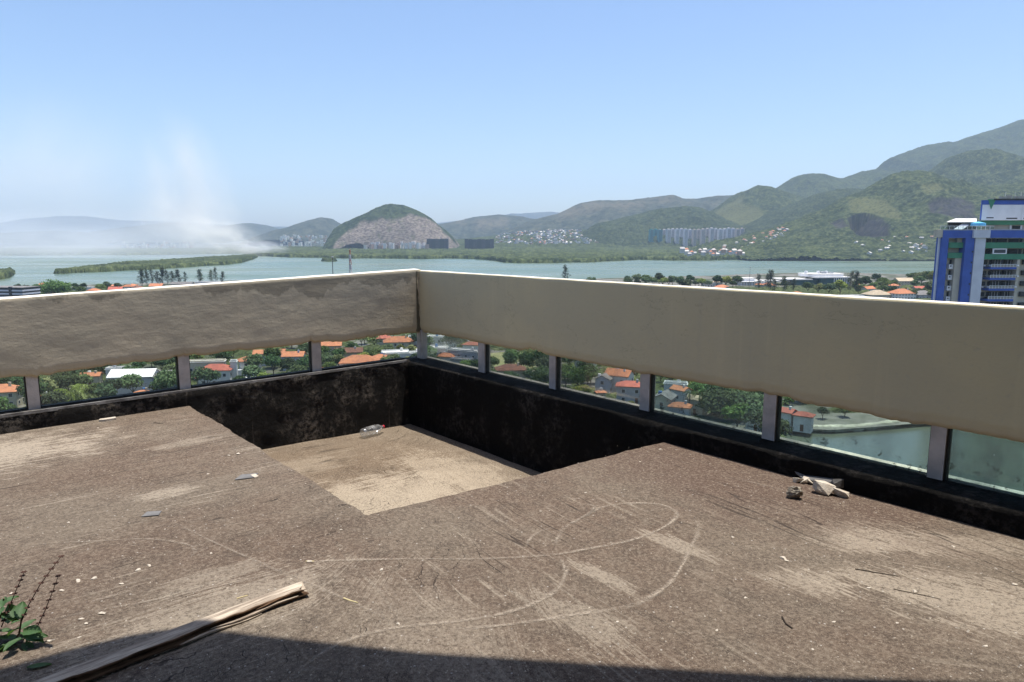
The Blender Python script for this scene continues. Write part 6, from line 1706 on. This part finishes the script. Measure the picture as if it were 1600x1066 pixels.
# local x from the tip towards the near end, y to the far (left) side is negative because the plank points back at us
n = 150; X = np.linspace(0, Lp, n)
sec = []
wob = lambda sd, f, a: (fbm(X * f, X * 0 + sd, 4, sd) - 0.5) * a
near_y = 0.012 + wob(1, 9, 0.03) - 0.02 * np.exp(-X * 14) * 0          # edge towards the camera
far_y = -0.064 - wob(2, 4, 0.012) + 0.004 * np.exp(-X * 22)
top = 0.039 + wob(3, 3, 0.006) - 0.004 * np.exp(-X * 30)
loop = [(far_y, 0.004 + 0 * X), (far_y - 0.002, top - 0.006), (far_y + 0.008, top)]
for q in (0.2, 0.4, 0.6, 0.8): loop.append((far_y * (1 - q) + near_y * q, top + wob(10 + int(q * 10), 22, 0.003)))
loop += [(near_y - 0.004, top - 0.001), (near_y + wob(5, 30, 0.008), top - 0.008), (near_y - 0.022 + wob(6, 14, 0.03), top - 0.015), (near_y - 0.012 + wob(7, 25, 0.022), top - 0.022), (near_y + 0.006 + wob(8, 12, 0.02), 0.011 + wob(9, 20, 0.006)), (near_y - 0.006 + wob(9, 9, 0.02), 0.003 + 0 * X)]
m_ = len(loop); V = np.zeros((n, m_, 3))
for k, (yy, zz) in enumerate(loop):
    V[:, k, 0] = X + ((0.045 * min(k, m_ - k) / (m_ / 2) + 0.008 * math.sin(k * 2.3)) * np.exp(-X * 12)); V[:, k, 1] = -yy if False else yy; V[:, k, 2] = zz + 0.004 * np.exp(-X * 3)
side_sign = 1 if (np.array([-axis[1], axis[0]]) @ np.array([0.7, -0.7])) > 0 else -1
V[:, :, 1] *= side_sign
Fq = grid_faces(n, m_, True)
me = arr_mesh("board", V, Fq, M_wood); me.materials.append(M_rot)
jj = np.arange(len(Fq)) % m_; mi = np.where((jj >= 7) & (jj <= m_ - 2), 1, 0).astype(np.int32); me.polygons.foreach_set("material_index", mi)
bmx = bmesh.new(); bmx.from_mesh(me); bmx.verts.ensure_lookup_table()
for s in (0, n - 1): bmx.faces.new([bmx.verts[s * m_ + k] for k in range(m_)])
bmesh.ops.recalc_face_normals(bmx, faces=bmx.faces); bmx.to_mesh(me); bmx.free()
link("board", me, pl)
for k, (x0, x1, yo, zo) in enumerate([(0.06, 0.42, 0.012, 0.018), (0.22, 0.62, 0.016, 0.008), (0.02, 0.24, 0.006, 0.03)]):
    b = MB(); pts = [(x, side_sign * (yo + 0.004 * math.sin(x * 25 + k)), zo + 0.003 * math.sin(x * 17)) for x in np.linspace(x0, x1, 14)]
    b.tube(pts, [0.001 + 0.006 * math.sin(math.pi * i / 13) for i in range(14)], 5); b.build("splinter", M_wood if k != 2 else M_rot, pl)

# clear plastic bottle with a red cap in the corner of the well
m, t, out = new_mat("clear_plastic")
tr = nd(t, "BsdfTransparent", None, Color=(0.90, 0.91, 0.91, 1)); gl = nd(t, "BsdfGlossy", None, Color=(1, 1, 1, 1), Roughness=0.12)
di = nd(t, "BsdfDiffuse", None, Color=(0.75, 0.75, 0.75, 1)); lw = nd(t, "LayerWeight", None, Blend=0.35)
nz = noise(t, objco(t), 14.0, 4.0)
s0 = nd(t, "MixShader", None, i0=ramp(t, nz, 0.35, 0.75, 0.06, 0.34), i1=tr, i2=di)
s1 = nd(t, "MixShader", None, i0=math_(t, 'ADD', math_(t, 'MULTIPLY', lw.outputs["Facing"], 0.55), 0.06), i1=s0, i2=gl)
t.links.new(s1.outputs[0], out.inputs[0]); M_pet = m
M_red = simple("red_plastic_cap", (0.62, 0.03, 0.05), 0.4, 0.1)
a_, b2 = at_z(566, 681, EYE - 2.05), at_z(612, 668, EYE - 2.06)
d_ = (b2 - a_)[:2]; Lb = 0.325
bo = empty("plastic_bottle", (a_[0], a_[1], pit_z(a_[0], a_[1]) + 0.056), label="clear crushed plastic drink bottle with red cap lying in the sunken well", cat="bottle")
bo.rotation_euler = (0, math.pi / 2, math.atan2(d_[1], d_[0]))
Rb = 0.052
prof = [(0.004, 0.012), (0.03, 0.0), (0.046, 0.004), (Rb, 0.02), (Rb, 0.05), (Rb * .965, 0.056), (Rb * .965, 0.062), (Rb, 0.068), (Rb, 0.11), (Rb * .96, 0.116), (Rb * .96, 0.124), (Rb, 0.13), (Rb, 0.19), (Rb * .97, 0.21), (0.044, 0.235), (0.03, 0.265), (0.017, 0.285), (0.014, 0.295)]
b = MB(); b.lathe(prof, 28)
b.v = [(x * (1 - 0.10 * float(vnoise(np.array(z * 30), np.array(math.atan2(y, x) * 1.5), 3))), y * (1 - 0.08 * float(vnoise(np.array(z * 26), np.array(math.atan2(y, x) * 1.7), 4))), z) for x, y, z in b.v]
b.build("shell", M_pet, bo, True)
b = MB(); b.lathe([(0.0145, 0.294), (0.019, 0.2945), (0.019, 0.299), (0.0145, 0.2995)], 24); b.build("neck_ring", M_pet, bo, True)
b = MB(); b.lathe([(0.0155, 0.300), (0.0175, 0.301), (0.0175, 0.318), (0.0155, 0.320), (0.001, 0.3205)], 24)
for k in range(18):
    q = 2 * math.pi * k / 18; b.box(-0.0008, 0.0008, 0.0172, 0.0186, 0.302, 0.317, Matrix.Rotation(q, 4, 'Z'))
b.build("cap", M_red, bo)

# the weed at the lower left
m, t, out = new_mat("fresh_leaf")
n1 = noise(t, objco(t), 25.0, 4.0)
k = mixc(t, ramp(t, n1, 0.3, 0.7), (0.036, 0.090, 0.026), (0.065, 0.130, 0.042))
p_ = nd(t, "BsdfPrincipled", None, Base_Color=k, Roughness=0.65); tl = nd(t, "BsdfTranslucent", None, Color=mixc(t, 0.5, k, (0.16, 0.30, 0.03)))
s = nd(t, "MixShader", None, i0=0.3, i1=p_, i2=tl); t.links.new(s.outputs[0], out.inputs[0]); M_fresh = m
M_stem = simple("weed_stem", (0.13, 0.085, 0.045), 0.8, 0.3, 20.0); M_spike = simple("dry_flower_spike", (0.085, 0.042, 0.03), 0.9, 0.3, 40.0)
PY = 2.40
def wp(px, py, dy=0.0): return at_y(px, py, PY + dy)
root = at_z(-6, 1022, FLOOR)
plant = empty("weed", tuple(root), label="green leafy weed with dry brown flower spikes at the lower left corner", cat="plant")
def rel(P): return Vector(np.asarray(P) - root)
def leaf_mesh(size, wd, seed, curl=0.25):
    V = []; Fq = []
    nn_ = 9
    for i in range(nn_):
        u = i / (nn_ - 1); hw = wd * math.sin(math.pi * min(1, u * 0.93 + 0.05)) ** 0.8 * (1 - 0.25 * u)
        for j in range(5):
            s = (j - 2) / 2
            V.append((u * size, s * hw * size * (1 + 0.06 * math.sin(i * 2.7 + j)), -curl * size * u * u + 0.16 * size * abs(s) * wd * 2 + 0.008 * size * math.sin(i * 3 + seed)))
    for i in range(nn_ - 1):
        for j in range(4): Fq.append((i * 5 + j, i * 5 + j + 1, (i + 1) * 5 + j + 1, (i + 1) * 5 + j))
    return arr_mesh("leaf", V, Fq, M_fresh, True)
lm = [leaf_mesh(1.0, 0.34, k, 0.2 + 0.12 * k) for k in range(3)]
def put_leaf(px, py, dy, size, az, el, roll=0.0, kd=0):
    o = link("leaf", lm[kd % 3], plant); o.location = rel(wp(px, py, dy))
    o.rotation_mode = 'XYZ'; o.rotation_euler = (roll, -el, az); o.scale = (size, size, size)
def stem(px, r0, r1, name="stem", mat=None, dys=None):
    pts = [rel(wp(x, y, (dys[i] if dys else 0))) for i, (x, y) in enumerate(px)]
    b = MB(); nq = len(pts); b.tube(pts, [r0 + (r1 - r0) * i / (nq - 1) for i in range(nq)], 7); return b.build(name, mat or M_stem, plant)
stem([(-8, 1066), (4, 1030), (16, 1012), (30, 990), (34, 965)], 0.006, 0.003)
stem([(-6, 1030), (10, 1030), (26, 1026), (38, 1012), (44, 996)], 0.0055, 0.003)
stem([(-40, 1040), (-20, 1000), (0, 965), (6, 935)], 0.005, 0.003)
for (px, py, dy, s, az, el, ro, kd) in [(30, 968, -0.01, .062, 1.9, .75, .2, 0), (26, 972, 0, .07, 2.6, .9, -.3, 1), (36, 988, -.02, .07, -0.2, .25, .3, 0), (36, 996, -.03, .062, 0.1, -.1, .1, 1), (28, 1000, 0, .072, 3.3, .3, .2, 0), (20, 1004, -.02, .06, -2.2, .05, .4, 2), (38, 1006, -.02, .055, -.6, -.1, 0, 0), (32, 985, .03, .05, 1.1, .5, 0, 1), (18, 990, .02, .06, 3.0, .4, .4, 2), (40, 1000, -.03, .058, .5, .1, .5, 1), (2, 962, 0, .062, 0.4, -.2, .2, 0), (-4, 950, 0, .06, .9, .5, 0, 1), (8, 1008, -.03, .05, -1.2, -.1, 0, 2), (2, 1040, -.02, .06, -.4, -.05, .2, 0), (-4, 1036, -.03, .06, -1.2, .1, .4, 1), (24, 1012, -.03, .045, -1.0, -.2, .1, 1), (46, 996, -.02, .04, .0, .15, .2, 2), (12, 975, .02, .05, 2.4, .6, .3, 0), (30, 1000, -.05, .05, -1.9, .2, .1, 2)]:
    put_leaf(px, py, dy, s * 1.15, az, el, ro, kd)
rl_ = random.Random(9)
for k in range(9):
    bx_, by_ = rl_.choice([(30, 970), (34, 990), (20, 1002), (0, 955), (38, 1002), (4, 1030), (14, 978)])
    put_leaf(bx_ + rl_.uniform(-7, 7), by_ + rl_.uniform(-8, 8), rl_.uniform(-.05, .05), rl_.uniform(.03, .058), rl_.uniform(-3.1, 3.1), rl_.uniform(-.3, .7), rl_.uniform(-.4, .4), k)
for (pts, nw) in [([(34, 970), (45, 945), (62, 915), (80, 890), (97, 868)], 9), ([(36, 1000), (58, 980), (70, 955), (82, 925), (92, 898)], 9), ([(2, 980), (12, 955), (24, 925), (33, 905), (38, 893)], 8)]:
    st_ = stem(pts, 0.0022, 0.001, "flower_spike", M_spike)
    P = [rel(wp(x, y)) for x, y in pts]
    b = MB()
    for i in range(nw):
        u = (i + 0.8) / nw * (len(P) - 1); k = min(int(u), len(P) - 2); c = P[k].lerp(P[k + 1], u - k)
        for j in range(6):
            a = j * 1.047 + i; d = Vector((math.cos(a), math.sin(a), 0.25)) * 0.010
            b.tube([c, c + d * 0.6, c + d + Vector((0, 0, -0.001))], [0.001, 0.003, 0.0012], 4)
    tag(b.build("seed_whorls", M_spike, st_), kind="stuff")
fl = leaf_mesh(0.075, 0.22, 5, 0.05)
for p2 in [1]:
    b = drop("fallen_leaf", fl, 42, 1046, 0.35, "pale fallen leaf in the shade below the weed", "leaf", lift=0.006)

# ------------------------------------------------------------------ smoke from the fire on the island
def smoke_lobe(ellips, dens, seed, scale, soft=1.0, colr=(0.92, 0.93, 0.95), lo=0.42, hi=0.7):
    cx, cyy, cz, rx, ry, rz_, tiltx = ellips
    m, t, out = new_mat("smoke_air")
    co = objco(t)
    ln = nd(t, "VectorMath", {"operation": 'LENGTH'}, i0=co).outputs["Value"]
    edge = ramp(t, ln, 0.1, 1.0, 1.0, 0.0)
    nz = nd(t, "TexNoise", None, Vector=mapped(t, co, loc=(seed, seed * 1.7, 0), scl=(1, 1, 0.8)), Scale=scale, Detail=4.0, Roughness=0.6, Distortion=0.6).outputs[0]
    e2 = math_(t, 'POWER', edge, soft)
    d = math_(t, 'MULTIPLY', math_(t, 'MULTIPLY', e2, ramp(t, nz, lo, hi, 0.06, 1.0)), dens)
    pv = nd(t, "VolumePrincipled", None, Color=rgb(colr), Anisotropy=0.0)
    t.links.new(d, pv.inputs["Density"])
    t.links.new(pv.outputs[0], out.inputs["Volume"])
    bm = bmesh.new(); bmesh.ops.create_icosphere(bm, subdivisions=3, radius=1.0)
    me = bpy.data.meshes.new("smoke"); bm.to_mesh(me); bm.free(); me.materials.append(m)
    o = link("smoke", me); o.location = (cx, cyy, cz); o.scale = (rx, ry, rz_); o.rotation_euler = (0, tiltx, 0)
    return tag(o, kind="stuff")
def lobe(px, py, Y, wpx, hpx, dpt, dens, seed, scale, tilt=0.0, label=None, **kw):
    c = at_y(px, py, Y); s = Y / FPX
    o = smoke_lobe((c[0], Y, c[2], wpx * s / 2, dpt / 2, hpx * s / 2, tilt), dens, seed, scale, **kw)
    tag(o, label)
lobe(345, 374, 2560, 190, 74, 260, 0.017, 1.0, 2.4, 0.30, "dense creamy smoke rising from the fire on the island", colr=(0.97, 0.95, 0.90), soft=0.8)
lobe(405, 386, 2600, 130, 26, 160, 0.030, 4.0, 2.6, 0.1, "white smoke hugging the ground behind the island tip")
lobe(290, 345, 2650, 210, 110, 420, 0.0065, 7.0, 2.0, 0.1, "soft billow of smoke drifting left above the fire", colr=(0.97, 0.96, 0.94), lo=0.3, hi=0.7)
lobe(296, 300, 2700, 160, 280, 420, 0.0052, 2.0, 2.3, -0.22, "tall thin smoke column drifting up over the lagoon", colr=(0.97, 0.94, 0.90), lo=0.32, hi=0.7)
lobe(70, 384, 2350, 820, 130, 800, 0.0048, 3.0, 1.7, 0.0, "low bluish smoke spread across the left of the lagoon", colr=(0.93, 0.95, 0.99), lo=0.3, hi=0.75)
lobe(60, 280, 2900, 460, 330, 700, 0.0014, 5.0, 1.5, 0.0, "very faint smoke veil in the sky at the left", colr=(0.97, 0.96, 0.95), lo=0.3, hi=0.75)
HAZE = 5.8e-5
# ------------------------------------------------------------------ air
m, t, out = new_mat("air_haze")
pv = nd(t, "VolumePrincipled")
pv.inputs["Color"].default_value = (0.57, 0.73, 0.95, 1)
pv.inputs["Density"].default_value = HAZE
pv.inputs["Anisotropy"].default_value = 0.1
t.links.new(pv.outputs[0], out.inputs["Volume"])
hz = MB(); hz.box(-16500, 16500, -3000, 16500, -4.0, 1330)
tag(hz.build("haze", m), kind="stuff")
